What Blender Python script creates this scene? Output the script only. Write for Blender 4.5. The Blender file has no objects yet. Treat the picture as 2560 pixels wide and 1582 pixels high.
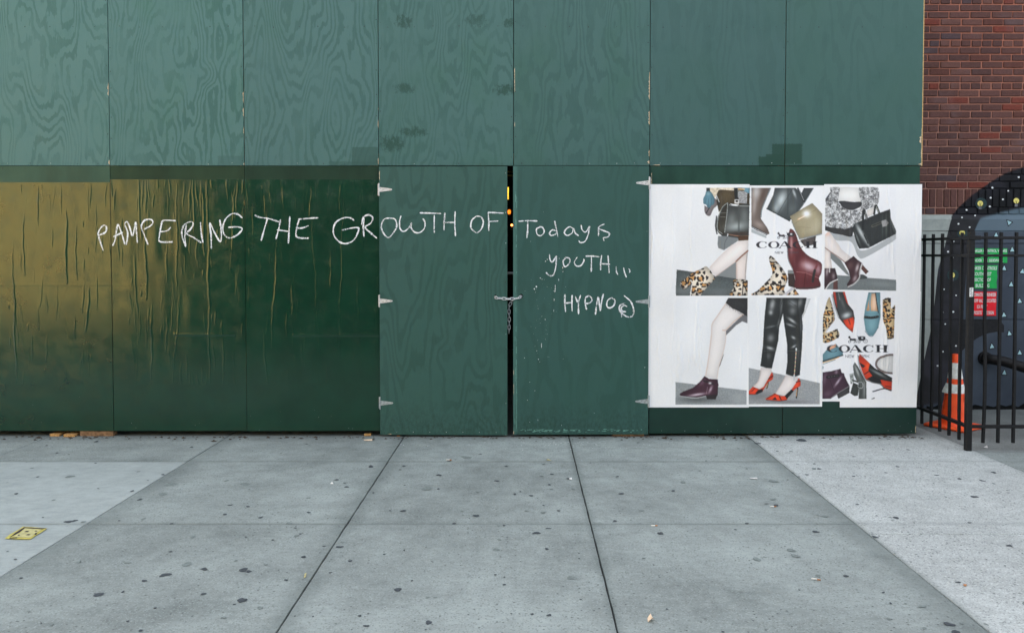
import bpy, bmesh, math, random
import numpy as np
from mathutils import Matrix, Vector

# ------------------------------------------------------------------ camera, sky, sun
scene = bpy.context.scene
F = 2058.0                      # focal length in pixels of a 2560 px wide picture
TILT = math.radians(1.68)
CAM = Vector((0.0, -7.43, 1.65))
PX, PY = 1308.0, 696.4          # principal point
cam_data = bpy.data.cameras.new('camera')
cam_data.sensor_width = 36.0
cam_data.lens = 36.0 * F / 2560.0
cam_data.shift_x = (1280.0 - PX) / 2560.0
cam_data.shift_y = (PY - 791.0) / 2560.0
cam_data.clip_end = 500
cam = bpy.data.objects.new('camera', cam_data)
cam.location = CAM
cam.rotation_euler = (math.radians(90) - TILT, 0, 0)
scene.collection.objects.link(cam)
scene.camera = cam

SUN_EL = 40.0
world = bpy.data.worlds.new('World')
scene.world = world
world.use_nodes = True
wn = world.node_tree
wn.nodes.clear()
w_out = wn.nodes.new('ShaderNodeOutputWorld')
w_bg = wn.nodes.new('ShaderNodeBackground')
w_sky = wn.nodes.new('ShaderNodeTexSky')
w_sky.sky_type = 'NISHITA'
w_sky.sun_disc = False
w_sky.sun_elevation = math.radians(SUN_EL)
w_sky.sun_rotation = 0.0
w_sky.air_density = 1.0
w_sky.dust_density = 3.0
w_sky.ozone_density = 1.0
w_hsv = wn.nodes.new('ShaderNodeHueSaturation')
w_hsv.inputs['Saturation'].default_value = 0.30
wn.links.new(w_sky.outputs[0], w_hsv.inputs['Color'])
wn.links.new(w_hsv.outputs[0], w_bg.inputs['Color'])
w_bg.inputs['Strength'].default_value = 0.15
wn.links.new(w_bg.outputs[0], w_out.inputs['Surface'])

sun_data = bpy.data.lights.new('sun', 'SUN')
sun_data.energy = 3.4
sun_data.angle = math.radians(0.5)
sun_data.color = (1.0, 0.93, 0.82)
sun = bpy.data.objects.new('sun', sun_data)
sun.rotation_euler = (math.radians(SUN_EL - 90), 0, 0)
sun.location = (0, 20, 30)
scene.collection.objects.link(sun)

scene.view_settings.view_transform = 'Standard'
scene.view_settings.look = 'None'
scene.view_settings.gamma = 1.0
scene.view_settings.exposure = 2.27
scene.cycles.max_bounces = 8
scene.cycles.use_adaptive_sampling = True

# ------------------------------------------------------------------ helpers
COL = scene.collection
RND = random.Random(7)
NPR = np.random.default_rng(11)
ST, CT = math.sin(TILT), math.cos(TILT)


def ray(u, v):
    a = (u - PX) / F
    b = -(v - PY) / F
    return Vector((a, b * ST + CT, b * CT - ST))


def wall(u, v, y=0.0):
    d = ray(u, v)
    t = (y - CAM.y) / d.y
    return CAM.x + d.x * t, CAM.z + d.z * t


def ground(u, v, z=0.0):
    d = ray(u, v)
    t = (z - CAM.z) / d.z
    return CAM.x + d.x * t, CAM.y + d.y * t


def lin(c):
    out = []
    for q in c[:3]:
        q = q / 255.0
        out.append(q / 12.92 if q <= 0.04045 else ((q + 0.055) / 1.055) ** 2.4)
    return tuple(out)


def rgba(c):
    return tuple(lin(c)) + (1.0,)


PW = {}     # world matrix of a parent when parts are added


def link(o, parent=None):
    COL.objects.link(o)
    if parent is not None:
        o.parent = parent
        o.matrix_parent_inverse = PW.get(parent.name, Matrix.Identity(4)).inverted()
    return o


def tag(o, label=None, cat=None, group=None, kind=None):
    if label: o['label'] = label
    if cat: o['category'] = cat
    if group: o['group'] = group
    if kind: o['kind'] = kind
    return o


def empty(name, loc, label=None, cat=None, group=None):
    o = bpy.data.objects.new(name, None)
    o.empty_display_size = 0.1
    o.location = loc
    COL.objects.link(o)
    PW[o.name] = Matrix.Translation(loc)
    return tag(o, label, cat, group)


def mesh_obj(name, verts, faces, mat, parent=None, smooth=False):
    me = bpy.data.meshes.new(name)
    me.from_pydata([tuple(v) for v in verts], [], faces)
    me.update()
    if smooth:
        me.polygons.foreach_set('use_smooth', [True] * len(me.polygons))
    if mat: me.materials.append(mat)
    return link(bpy.data.objects.new(name, me), parent)


def bm_obj(name, bm, mat, parent=None, smooth=False):
    bmesh.ops.recalc_face_normals(bm, faces=bm.faces)
    me = bpy.data.meshes.new(name)
    bm.to_mesh(me); bm.free()
    if smooth:
        me.polygons.foreach_set('use_smooth', [True] * len(me.polygons))
    if mat: me.materials.append(mat)
    return link(bpy.data.objects.new(name, me), parent)


def bm_box(bm, x0, x1, y0, y1, z0, z1, bevel=0.0):
    r = bmesh.ops.create_cube(bm, size=1.0)
    vs = r['verts']
    bmesh.ops.scale(bm, vec=(x1 - x0, y1 - y0, z1 - z0), verts=vs)
    bmesh.ops.translate(bm, vec=((x0 + x1) / 2, (y0 + y1) / 2, (z0 + z1) / 2), verts=vs)
    if bevel > 0:
        es = list({e for v in vs for e in v.link_edges})
        bmesh.ops.bevel(bm, geom=es, offset=bevel, segments=1, affect='EDGES')


def box(name, x0, x1, y0, y1, z0, z1, mat, parent=None, bevel=0.0):
    bm = bmesh.new()
    bm_box(bm, x0, x1, y0, y1, z0, z1, bevel)
    return bm_obj(name, bm, mat, parent)


def tube_bm(bm, pts, rad, n=10, closed=False, cap=True):
    pts = [Vector(p) for p in pts]
    rads = rad if isinstance(rad, (list, tuple)) else [rad] * len(pts)
    rings = []
    m = len(pts)
    up = None
    for i, p in enumerate(pts):
        if closed:
            t = pts[(i + 1) % m] - pts[i - 1]
        else:
            t = pts[min(i + 1, m - 1)] - pts[max(i - 1, 0)]
        t.normalize()
        if up is None:
            up = Vector((0, 0, 1)) if abs(t.z) < 0.9 else Vector((1, 0, 0))
        s = t.cross(up).normalized()
        up = s.cross(t).normalized()
        rings.append([bm.verts.new(p + (s * math.cos(2 * math.pi * k / n) + up * math.sin(2 * math.pi * k / n)) * rads[i]) for k in range(n)])
    cnt = m if closed else m - 1
    for i in range(cnt):
        a, b = rings[i], rings[(i + 1) % m]
        for k in range(n):
            bm.faces.new((a[k], a[(k + 1) % n], b[(k + 1) % n], b[k]))
    if cap and not closed:
        bm.faces.new(rings[0]); bm.faces.new(rings[-1][::-1])


def tube(name, pts, rad, mat, parent=None, n=10, closed=False):
    bm = bmesh.new()
    tube_bm(bm, pts, rad, n, closed)
    return bm_obj(name, bm, mat, parent, smooth=True)


def spline(pts, step, closed=False):
    P = np.array(pts, float)
    n = len(P)
    if n < 3 and not closed:
        L = np.linalg.norm(P[1] - P[0]); k = max(2, int(L / step) + 1)
        t = np.linspace(0, 1, k)[:, None]
        return P[0] * (1 - t) + P[1] * t
    out = []
    segs = n if closed else n - 1
    for i in range(segs):
        if closed:
            p0, p1, p2, p3 = P[i - 1], P[i], P[(i + 1) % n], P[(i + 2) % n]
        else:
            p1, p2 = P[i], P[i + 1]
            p0 = P[i - 1] if i > 0 else 2 * p1 - p2
            p3 = P[i + 2] if i + 2 < n else 2 * p2 - p1
        L = np.linalg.norm(p2 - p1); k = max(2, int(L / step) + 1)
        t = np.linspace(0, 1, k, endpoint=False)[:, None]
        out.append(0.5 * ((2 * p1) + (p2 - p0) * t + (2 * p0 - 5 * p1 + 4 * p2 - p3) * t ** 2 + (3 * p1 - p0 - 3 * p2 + p3) * t ** 3))
    if not closed: out.append(P[-1:])
    return np.concatenate(out)


# ------------------------------------------------------------------ materials
class NT:
    """small node-tree builder"""
    def __init__(s, name):
        s.mat = bpy.data.materials.new(name)
        s.mat.use_nodes = True
        s.t = s.mat.node_tree
        s.b = s.t.nodes['Principled BSDF']
        s.geo = s.t.nodes.new('ShaderNodeNewGeometry')

    def node(s, typ, **kw):
        n = s.t.nodes.new(typ)
        for k, v in kw.items(): setattr(n, k, v)
        return n

    def put(s, sock, val):
        if hasattr(val, 'is_linked') or hasattr(val, 'links'):
            s.t.links.new(val, sock)
        else:
            sock.default_value = val

    def math(s, op, a, b=0.0, c=0.0, clamp=False):
        n = s.node('ShaderNodeMath', operation=op)
        n.use_clamp = clamp
        s.put(n.inputs[0], a); s.put(n.inputs[1], b); s.put(n.inputs[2], c)
        return n.outputs[0]

    def pos(s): return s.geo.outputs['Position']

    def scaled(s, vec, sc, off=(0, 0, 0)):
        n = s.node('ShaderNodeVectorMath', operation='MULTIPLY_ADD')
        s.put(n.inputs[0], vec); n.inputs[1].default_value = sc; n.inputs[2].default_value = off
        return n.outputs[0]

    def noise(s, vec, scale, detail=3.0, rough=0.5, dist=0.0, out='Fac'):
        n = s.node('ShaderNodeTexNoise')
        s.put(n.inputs['Vector'], vec)
        n.inputs['Scale'].default_value = scale; n.inputs['Detail'].default_value = detail
        n.inputs['Roughness'].default_value = rough; n.inputs['Distortion'].default_value = dist
        return n.outputs[out]

    def voro(s, vec, scale, feature='F1', out='Distance', rnd=1.0):
        n = s.node('ShaderNodeTexVoronoi', feature=feature)
        s.put(n.inputs['Vector'], vec); n.inputs['Scale'].default_value = scale
        n.inputs['Randomness'].default_value = rnd
        return n.outputs[out]

    def map(s, val, a, b, c=0.0, d=1.0, smooth=True):
        n = s.node('ShaderNodeMapRange', interpolation_type='SMOOTHSTEP' if smooth else 'LINEAR')
        s.put(n.inputs[0], val)
        n.inputs[1].default_value = a; n.inputs[2].default_value = b
        n.inputs[3].default_value = c; n.inputs[4].default_value = d
        return n.outputs[0]

    def mix(s, fac, a, b, blend='MIX'):
        n = s.node('ShaderNodeMix', data_type='RGBA', blend_type=blend)
        s.put(n.inputs['Factor'], fac)
        for k, v in ((6, a), (7, b)):
            if isinstance(v, tuple) and len(v) == 3: v = v + (1.0,)
            s.put(n.inputs[k], v)
        return n.outputs[2]

    def sep(s, vec):
        n = s.node('ShaderNodeSeparateXYZ'); s.put(n.inputs[0], vec)
        return n.outputs

    def bump(s, h, strength=0.3, dist=0.01):
        n = s.node('ShaderNodeBump')
        n.inputs['Strength'].default_value = strength; n.inputs['Distance'].default_value = dist
        s.put(n.inputs['Height'], h)
        s.t.links.new(n.outputs[0], s.b.inputs['Normal'])

    def fin(s, color=None, rough=None, spec=None, metal=None):
        if color is not None:
            if isinstance(color, tuple) and len(color) == 3: color = color + (1.0,)
            s.put(s.b.inputs['Base Color'], color)
        if rough is not None: s.put(s.b.inputs['Roughness'], rough)
        if spec is not None: s.put(s.b.inputs['Specular IOR Level'], spec)
        if metal is not None: s.put(s.b.inputs['Metallic'], metal)
        return s.mat


def simple(name, c, rough=0.6, spec=0.4, metal=0.0, var=0.25, scale=25.0, bump=0.0):
    t = NT(name)
    n = t.noise(t.pos(), scale, 5, 0.6)
    k = t.map(n, 0.3, 0.7, 1.0 - var, 1.0 + var)
    col = t.mix(1.0, tuple(c), (1, 1, 1))
    m = t.node('ShaderNodeVectorMath', operation='SCALE')
    m.inputs[0].default_value = tuple(c); t.put(m.inputs['Scale'], k)
    if bump: t.bump(n, bump, 0.005)
    t.t.nodes.remove(col.node)
    return t.fin(m.outputs[0], rough, spec, metal)


def emit(name, c, strength):
    t = NT(name)
    t.fin((0.02, 0.02, 0.02), 0.6)
    t.b.inputs['Emission Color'].default_value = tuple(c) + (1.0,)
    t.b.inputs['Emission Strength'].default_value = strength
    return t.mat


def plywood(name, seed, light, dark, contrast=1.0, bands=15.0, rough=0.5, spec=0.35, smudges=(), patches=(), green=0.3, stretch=0.26, knots=0.5, zfade=None):
    """painted rotary-cut plywood: nested contour bands of an uneven field, worn paint, roller marks"""
    t = NT(name)
    p = t.scaled(t.pos(), (1.0, 0.0, stretch), (seed * 7.31, seed * 3.7, seed * 1.9))
    base = t.noise(p, 2.3, 2.0, 0.42)
    jag = t.noise(t.scaled(t.pos(), (1.0, 0.0, 0.16), (seed * 2.1, 5.0, seed)), 26.0, 3.0, 0.6)
    jag2 = t.noise(t.scaled(t.pos(), (1.0, 0.0, 0.5), (seed * 4.1, 2.0, seed)), 11.0, 3.0, 0.55)
    kv = t.voro(t.scaled(t.pos(), (1.0, 0.0, 0.6), (seed * 1.37, 0.0, seed * 2.9)), 2.1)
    kn = t.math('MULTIPLY', t.map(kv, 0.0, 0.22, 1.0, 0.0), 0.09 * knots)
    f = t.math('ADD', base, t.math('MULTIPLY', jag, 0.040))
    f = t.math('ADD', f, t.math('MULTIPLY', jag2, 0.045))
    f = t.math('ADD', f, kn)
    s = t.math('SINE', t.math('MULTIPLY', f, bands * 1.55 * 2 * math.pi))
    band = t.map(s, -0.1, 0.6)
    # where the grain shows and where paint fills it
    cover = t.noise(t.scaled(t.pos(), (1.0, 0.0, 0.8), (seed, 9.0, seed * 5)), 2.4, 3.0, 0.55)
    amt = t.math('MULTIPLY', t.map(cover, 0.28, 0.62, 0.25, 1.0), contrast)
    fine = t.noise(t.scaled(t.pos(), (1.0, 0.0, 0.06), (seed, 1, 2)), 160.0, 2.0, 0.6)
    col = t.mix(t.math('MULTIPLY', band, amt, clamp=True), tuple(light), tuple(dark))
    tint = t.noise(t.scaled(t.pos(), (1, 0, 0.7), (seed * 3, 0, 0)), 1.6, 4.0, 0.6)
    col = t.mix(t.math('MULTIPLY', t.map(tint, 0.45, 0.75), green, clamp=True), col, (light[0] * 0.62, light[1] * 0.86, light[2] * 0.62))
    blot = t.noise(t.scaled(t.pos(), (1, 0, 1), (0, seed * 3, 0)), 5.0, 5.0, 0.65)
    col = t.mix(t.map(blot, 0.5, 0.85, 0.0, 0.35), col, (dark[0] * 0.8, dark[1] * 0.8, dark[2] * 0.82))
    col = t.mix(t.map(fine, 0.35, 0.75, 0.0, 0.16), col, (light[0] * 1.35, light[1] * 1.3, light[2] * 1.3))
    P = t.sep(t.pos())
    wob = t.noise(t.scaled(t.pos(), (1.6, 1, 1)), 17.0, 6.0, 0.8)
    for (x, z, rx, rz, a) in smudges:
        dx = t.math('DIVIDE', t.math('SUBTRACT', P[0], x), rx)
        dz = t.math('DIVIDE', t.math('SUBTRACT', P[2], z), rz)
        d = t.math('ADD', t.math('MULTIPLY', dx, dx), t.math('MULTIPLY', dz, dz))
        d = t.math('ADD', d, t.math('MULTIPLY', t.math('SUBTRACT', wob, 0.5), 9.0))
        col = t.mix(t.map(d, 1.6, 0.0, 0.0, a), col, (0.020, 0.062, 0.046))
    for (x0, x1, z0, z1, c, a) in patches:      # roller-painted touch-ups
        jx = t.math('ADD', P[0], t.math('MULTIPLY', t.math('SUBTRACT', t.noise(t.scaled(t.pos(), (0.2, 0, 1)), 60.0, 2.0), 0.5), 0.02))
        jz = t.math('ADD', P[2], t.math('MULTIPLY', t.math('SUBTRACT', t.noise(t.scaled(t.pos(), (1, 0, 0.2)), 60.0, 2.0), 0.5), 0.02))
        m = t.math('MULTIPLY', t.map(jx, x0 - 0.006, x0 + 0.006), t.map(jx, x1 - 0.01, x1 + 0.01, 1, 0))
        m = t.math('MULTIPLY', m, t.math('MULTIPLY', t.map(jz, z0 - 0.006, z0 + 0.006), t.map(jz, z1 - 0.006, z1 + 0.006, 1, 0)))
        col = t.mix(t.math('MULTIPLY', m, a), col, tuple(c))
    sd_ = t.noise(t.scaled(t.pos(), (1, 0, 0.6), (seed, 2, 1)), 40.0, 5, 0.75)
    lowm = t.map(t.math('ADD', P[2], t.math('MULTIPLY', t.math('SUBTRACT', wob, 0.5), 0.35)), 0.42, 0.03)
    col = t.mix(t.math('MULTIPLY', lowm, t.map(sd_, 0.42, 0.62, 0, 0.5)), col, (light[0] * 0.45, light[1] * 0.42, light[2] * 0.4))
    h = t.math('ADD', t.math('MULTIPLY', band, 0.5), t.math('MULTIPLY', fine, 0.5))
    t.bump(h, 0.25, 0.0012)
    r = t.map(blot, 0.3, 0.8, rough - 0.05, rough + 0.1)
    return t.fin(col, r, spec)


def concrete(name, c, speck=0.5, dark_speck=0.3, var=0.14, seed=0.0, fine=1.0, stain=0.3, grime=(), pit_scale=38.0):
    t = NT(name)
    P = t.scaled(t.pos(), (1, 1, 1), (seed, seed * 2, 0))
    big = t.noise(P, 0.9, 5, 0.65)
    mid = t.noise(P, 7.0, 6, 0.7)
    brush = t.noise(t.scaled(P, (0.25, 1.6, 1)), 26.0, 4, 0.6)
    k = t.math('ADD', t.map(big, 0.3, 0.7, 1 - var, 1 + var), t.map(mid, 0.25, 0.75, -0.12, 0.12))
    k = t.math('ADD', k, t.map(brush, 0.3, 0.7, -0.05, 0.05))
    n = t.node('ShaderNodeVectorMath', operation='SCALE')
    n.inputs[0].default_value = tuple(c); t.put(n.inputs['Scale'], k)
    col = n.outputs[0]
    obi = t.node('ShaderNodeObjectInfo')
    col2 = t.node('ShaderNodeVectorMath', operation='SCALE')
    t.put(col2.inputs[0], col); t.put(col2.inputs['Scale'], t.map(obi.outputs['Random'], 0, 1, 0.95, 1.05))
    col = col2.outputs[0]
    # soft damp / dirty clouds
    dirt = t.noise(t.scaled(P, (0.7, 1.3, 1), (3, 1, 0)), 1.7, 6, 0.72)
    col = t.mix(t.map(dirt, 0.52, 0.74, 0.0, stain), col, (c[0] * 0.55, c[1] * 0.57, c[2] * 0.57))
    # pale scuffs
    sc = t.noise(t.scaled(P, (1.8, 0.7, 1), (8, 2, 0)), 5.0, 8, 0.8)
    col = t.mix(t.map(sc, 0.58, 0.72, 0.0, 0.45), col, (c[0] * 1.5, c[1] * 1.5, c[2] * 1.5))
    # aggregate grains, light and dark
    v = t.voro(P, 150.0, out='Color')
    vs = t.sep(v)
    col = t.mix(t.math('MULTIPLY', t.map(vs[0], 0.82, 0.9), 0.35 * fine), col, (c[0] * 1.55, c[1] * 1.55, c[2] * 1.55))
    col = t.mix(t.math('MULTIPLY', t.map(vs[1], 0.84, 0.92), 0.45 * fine), col, (c[0] * 0.45, c[1] * 0.45, c[2] * 0.45))
    # pits: sparse dark specks gathered in worn areas
    vd = t.voro(t.scaled(P, (1, 1, 1), (1.3, 2.2, 0)), pit_scale)
    vc = t.sep(t.voro(t.scaled(P, (1, 1, 1), (1.3, 2.2, 0)), pit_scale, out='Color'))
    area = t.map(t.noise(P, 2.2, 3, 0.6), 0.34, 0.62, 0.25, 1.0)
    pit = t.math('MULTIPLY', t.map(vd, 0.12, 0.26, 1, 0), t.map(vc[0], 1 - dark_speck * 0.6, 1 - dark_speck * 0.6 + 0.05))
    pit = t.math('MULTIPLY', pit, area)
    col = t.mix(t.math('MULTIPLY', pit, 0.9), col, (c[0] * 0.22, c[1] * 0.23, c[2] * 0.24))
    xyz = t.sep(t.pos())
    gn = t.noise(t.scaled(t.pos(), (1, 0.5, 1), (2, 7, 0)), 2.6, 5, 0.7)
    gf = t.noise(t.pos(), 30.0, 4, 0.7)
    for (xj, w, side) in grime:
        d = t.math('SUBTRACT', xyz[0], xj)
        d = t.math('ABSOLUTE', d) if side == 0 else t.math('MULTIPLY', d, float(side))
        d = t.math('ADD', d, t.math('MULTIPLY', t.math('SUBTRACT', gn, 0.5), w * 1.6))
        d = t.math('ADD', d, t.math('MULTIPLY', t.math('SUBTRACT', gf, 0.5), w * 0.8))
        m = t.map(d, 0.0, w, 1, 0)
        if side: m = t.math('MULTIPLY', m, t.map(t.math('MULTIPLY', t.math('SUBTRACT', xyz[0], xj), float(side)), -0.03, 0.0))
        col = t.mix(t.math('MULTIPLY', m, 0.42), col, (c[0] * 0.42, c[1] * 0.45, c[2] * 0.45))
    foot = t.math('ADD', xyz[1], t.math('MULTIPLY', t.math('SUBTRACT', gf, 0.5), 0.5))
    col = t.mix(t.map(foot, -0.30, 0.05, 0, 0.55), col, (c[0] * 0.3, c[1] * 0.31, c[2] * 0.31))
    for yj in (-0.91, -2.43):
        d = t.math('ABSOLUTE', t.math('SUBTRACT', xyz[1], yj))
        d = t.math('ADD', d, t.math('MULTIPLY', t.math('SUBTRACT', gf, 0.5), 0.05))
        col = t.mix(t.map(d, 0.0, 0.05, 0.3, 0), col, (c[0] * 0.5, c[1] * 0.52, c[2] * 0.52))
    t.bump(t.math('ADD', mid, t.math('MULTIPLY', pit, -0.8)), 0.25, 0.004)
    return t.fin(col, 0.85, 0.25)


# ------------------------------------------------------------------ setting: ground, road, pavement
M_asphalt = simple('asphalt', (0.045, 0.046, 0.05), 0.9, 0.2, var=0.3, scale=90, bump=0.3)
M_earth = simple('bedding', (0.065, 0.068, 0.066), 1.0, 0.0, var=0.3, scale=60)
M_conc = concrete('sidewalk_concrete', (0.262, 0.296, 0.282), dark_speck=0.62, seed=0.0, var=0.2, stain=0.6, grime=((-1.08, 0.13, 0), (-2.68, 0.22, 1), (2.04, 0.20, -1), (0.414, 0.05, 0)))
M_conc_new = concrete('fresh_concrete', (0.345, 0.387, 0.376), dark_speck=0.06, var=0.06, seed=4.0, fine=0.25, stain=0.16)
M_conc_pale = concrete('speckled_concrete', (0.42, 0.45, 0.435), dark_speck=1.15, var=0.10, seed=9.0, fine=1.5, stain=0.4, pit_scale=30.0, grime=((2.04, 0.04, 1), (3.8, 0.06, -1)))
M_conc_old = concrete('areaway_concrete', (0.26, 0.285, 0.275), dark_speck=0.25, var=0.2, seed=14.0, stain=0.5)
M_conc_far = concrete('far_concrete', (0.30, 0.30, 0.29), seed=20.0)

g = mesh_obj('ground', [(-150, -150, -0.16), (150, -150, -0.16), (150, 150, -0.16), (-150, 150, -0.16)], [(0, 1, 2, 3)], M_asphalt)
tag(g, kind='structure')
sw = box('sidewalk', -26, 22, -5.42, 7.0, -0.14, -0.013, M_earth)
tag(sw, kind='structure')
kb = box('kerb', -26, 22, -5.60, -5.43, -0.15, -0.004, M_conc_far, bevel=0.012)
tag(kb, kind='structure')
osw = box('opposite_sidewalk', -40, 30, -15.0, -11.9, -0.15, 0.0, M_asphalt, bevel=0.012)
tag(osw, kind='structure')


def slab(x0, x1, y0, y1, mat, gx=0.0042, gy=0.0040, dz=0.0, seed=0):
    rr = random.Random(seed)
    xs0, xs1, ys0, ys1 = x0 + gx, x1 - gx, y0 + gy, y1 - gy
    n = 14
    out = []
    def edge(a, b):
        return [(a[0] + (b[0] - a[0]) * i / n, a[1] + (b[1] - a[1]) * i / n) for i in range(n)]
    loop = edge((xs0, ys0), (xs1, ys0)) + edge((xs1, ys0), (xs1, ys1)) + edge((xs1, ys1), (xs0, ys1)) + edge((xs0, ys1), (xs0, ys0))
    cx, cy = (x0 + x1) / 2, (y0 + y1) / 2
    pts = []
    for (x, y) in loop:       # slightly worn arrises
        pts.append((x + rr.uniform(-0.0018, 0.0018), y + rr.uniform(-0.0012, 0.0012)))
    bm = bmesh.new()
    top = [bm.verts.new((cx + (x - cx) * (1 - 0.004 / abs(x1 - x0)), cy + (y - cy) * (1 - 0.004 / abs(y1 - y0)), dz)) for x, y in pts]
    mid = [bm.verts.new((x, y, dz - 0.004)) for x, y in pts]
    bot = [bm.verts.new((x, y, dz - 0.0125)) for x, y in pts]
    bm.faces.new(top)
    k = len(pts)
    for i in range(k):
        j = (i + 1) % k
        bm.faces.new((top[i], mid[i], mid[j], top[j]))
        bm.faces.new((mid[i], bot[i], bot[j], mid[j]))
    return bm_obj('slab', bm, mat, sw)


cols = [-9.2, -7.55, -5.93, -4.30, -2.68, -1.08, 0.414, 2.04]
rows = [6.9, -0.91, -2.43, -3.95, -5.41]
sd = 0
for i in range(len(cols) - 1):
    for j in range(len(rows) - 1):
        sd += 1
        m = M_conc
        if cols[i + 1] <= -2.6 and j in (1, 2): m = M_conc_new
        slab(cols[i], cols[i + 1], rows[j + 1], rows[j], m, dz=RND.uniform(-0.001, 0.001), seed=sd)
prow = [6.9, -2.62, -5.41]
for j in range(2):
    slab(2.04, 3.80, prow[j + 1], prow[j], M_conc_pale, gx=0.0035, dz=0.002, seed=100 + j)
for i, (a, b) in enumerate(((3.80, 5.5), (5.5, 7.2), (7.2, 8.9))):
    slab(a, b, -0.62, 6.9, M_conc_old, gx=0.004, seed=120 + i)
    slab(a, b, -2.6, -0.62, M_conc, gx=0.004, seed=130 + i)
    slab(a, b, -5.41, -2.6, M_conc, gx=0.004, seed=140 + i)
o = mesh_obj('slab', [(-26, -5.41, -0.002), (-9.21, -5.41, -0.002), (-9.21, 6.9, -0.002), (-26, 6.9, -0.002)], [(0, 1, 2, 3)], M_conc_far, sw)
o = mesh_obj('slab', [(8.91, -5.41, -0.002), (22, -5.41, -0.002), (22, 6.9, -0.002), (8.91, 6.9, -0.002)], [(0, 1, 2, 3)], M_conc_far, sw)

# ------------------------------------------------------------------ hoarding
SEAM = [wall(u, 210)[0] for u in (272, 609, 946, 1284, 1625, 1964, 2307)]
SEAM = [SEAM[0] - 3.66, SEAM[0] - 2.44, SEAM[0] - 1.22] + SEAM
Z_MID = wall(1308, 415)[1]
Z_TOP = Z_MID + 2.44
Z_LOW = 0.050
TH = 0.018

hoard = empty('plywood_hoarding', (0, 0, 0), 'tall dark green plywood site hoarding running the width of the street front', 'hoarding')
M_raw = simple('raw_plywood', (0.55, 0.36, 0.16), 0.8, 0.2, var=0.3, scale=80)
M_bare = simple('bare_wood_chip', (0.62, 0.5, 0.34), 0.8, 0.2, var=0.35, scale=200)
M_nail = simple('nail_head', (0.02, 0.03, 0.03), 0.6, 0.4)
M_nailw = simple('nail_head_bright', (0.5, 0.55, 0.52), 0.5, 0.4)

uL = lin((108, 144, 142)); uD = lin((80, 122, 116))
upper_mats = []
spec_upper = [  # light, dark, contrast, bands
    ((79, 115, 110), (59, 96, 90), 0.75, 15),
    ((79, 115, 110), (59, 96, 90), 0.75, 15),
    ((80, 115, 111), (59, 95, 90), 0.85, 17),
    ((77, 112, 108), (56, 93, 87), 0.85, 18),
    ((74, 107, 104), (56, 90, 85), 0.75, 16),
    ((70, 103, 99), (53, 87, 81), 0.65, 17),
    ((66, 98, 94), (52, 84, 79), 0.6, 15),
    ((63, 94, 91), (54, 84, 80), 0.4, 9),
    ((63, 95, 90), (54, 85, 80), 0.4, 8),
]
sm4 = [wall(*p) for p in ((1010, 55), (1190, 52), (1275, 58), (1012, 222), (1262, 225), (1035, 330), (980, 360))]
sm4 = [(x, z, RND.uniform(0.05, 0.14), RND.uniform(0.03, 0.075), RND.uniform(0.5, 0.9)) for x, z in sm4]
dk = lin((36, 68, 58))
pat = {
    3: [(wall(1505 * 0 + 545, 405)[0], SEAM[4], Z_MID, wall(545, 390)[1], lin((60, 92, 88)), 0.5)],
    4: [(wall(880, 400)[0], SEAM[5], Z_MID, wall(880, 368)[1], lin((50, 82, 75)), 0.7), (wall(822, 405)[0], SEAM[5], Z_MID, wall(880, 404)[1], lin((50, 82, 75)), 0.5)],
    7: [(wall(1897, 400)[0], 3.0, Z_MID, wall(1900, 392)[1], dk, 0.95), (wall(1930, 400)[0], 3.0, Z_MID, wall(1930, 360)[1], dk, 0.9), (wall(1915, 400)[0], 3.0, Z_MID, wall(1930, 386)[1], dk, 0.9)],
    8: [(SEAM[8] - 0.1, wall(2005, 400)[0], wall(1900, 411)[1], wall(1900, 360)[1], dk, 0.9), (SEAM[8] - 0.1, 4.5, Z_MID, wall(1900, 411)[1], dk, 0.6)],
}


def nails_bm(parent, pts, mat, r=0.0042, y=-0.0012, name='nail_heads'):
    vs, fs = [], []
    for (x, z) in pts:
        b = len(vs)
        rr = r * RND.uniform(0.7, 1.2)
        vs.append((x, y - 0.001, z))
        for k in range(6):
            vs.append((x + rr * math.cos(k * math.pi / 3), y + 0.0012, z + rr * 1.15 * math.sin(k * math.pi / 3)))
        for k in range(6):
            fs.append((b, b + 1 + k, b + 1 + (k + 1) % 6))
    o = mesh_obj(name, vs, fs, mat, parent)
    return tag(o, kind='stuff')


def chips(parent, x, zlist, y=-0.0016, name='bare_wood_chips'):
    """slivers where the green paint has broken off along a sheet edge"""
    vs, fs = [], []
    for (z0, z1, w) in zlist:
        n = max(3, int((z1 - z0) / 0.012))
        b = len(vs)
        for i in range(n + 1):
            z = z0 + (z1 - z0) * i / n
            ww = w * RND.uniform(0.25, 1.0) * (1 if 0 < i < n else 0.1)
            vs += [(x, y, z), (x - ww, y, z)]
        for i in range(n):
            fs.append((b + 2 * i, b + 2 * i + 1, b + 2 * i + 3, b + 2 * i + 2))
    return tag(mesh_obj(name, vs, fs, M_bare, parent), kind='stuff')


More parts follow.
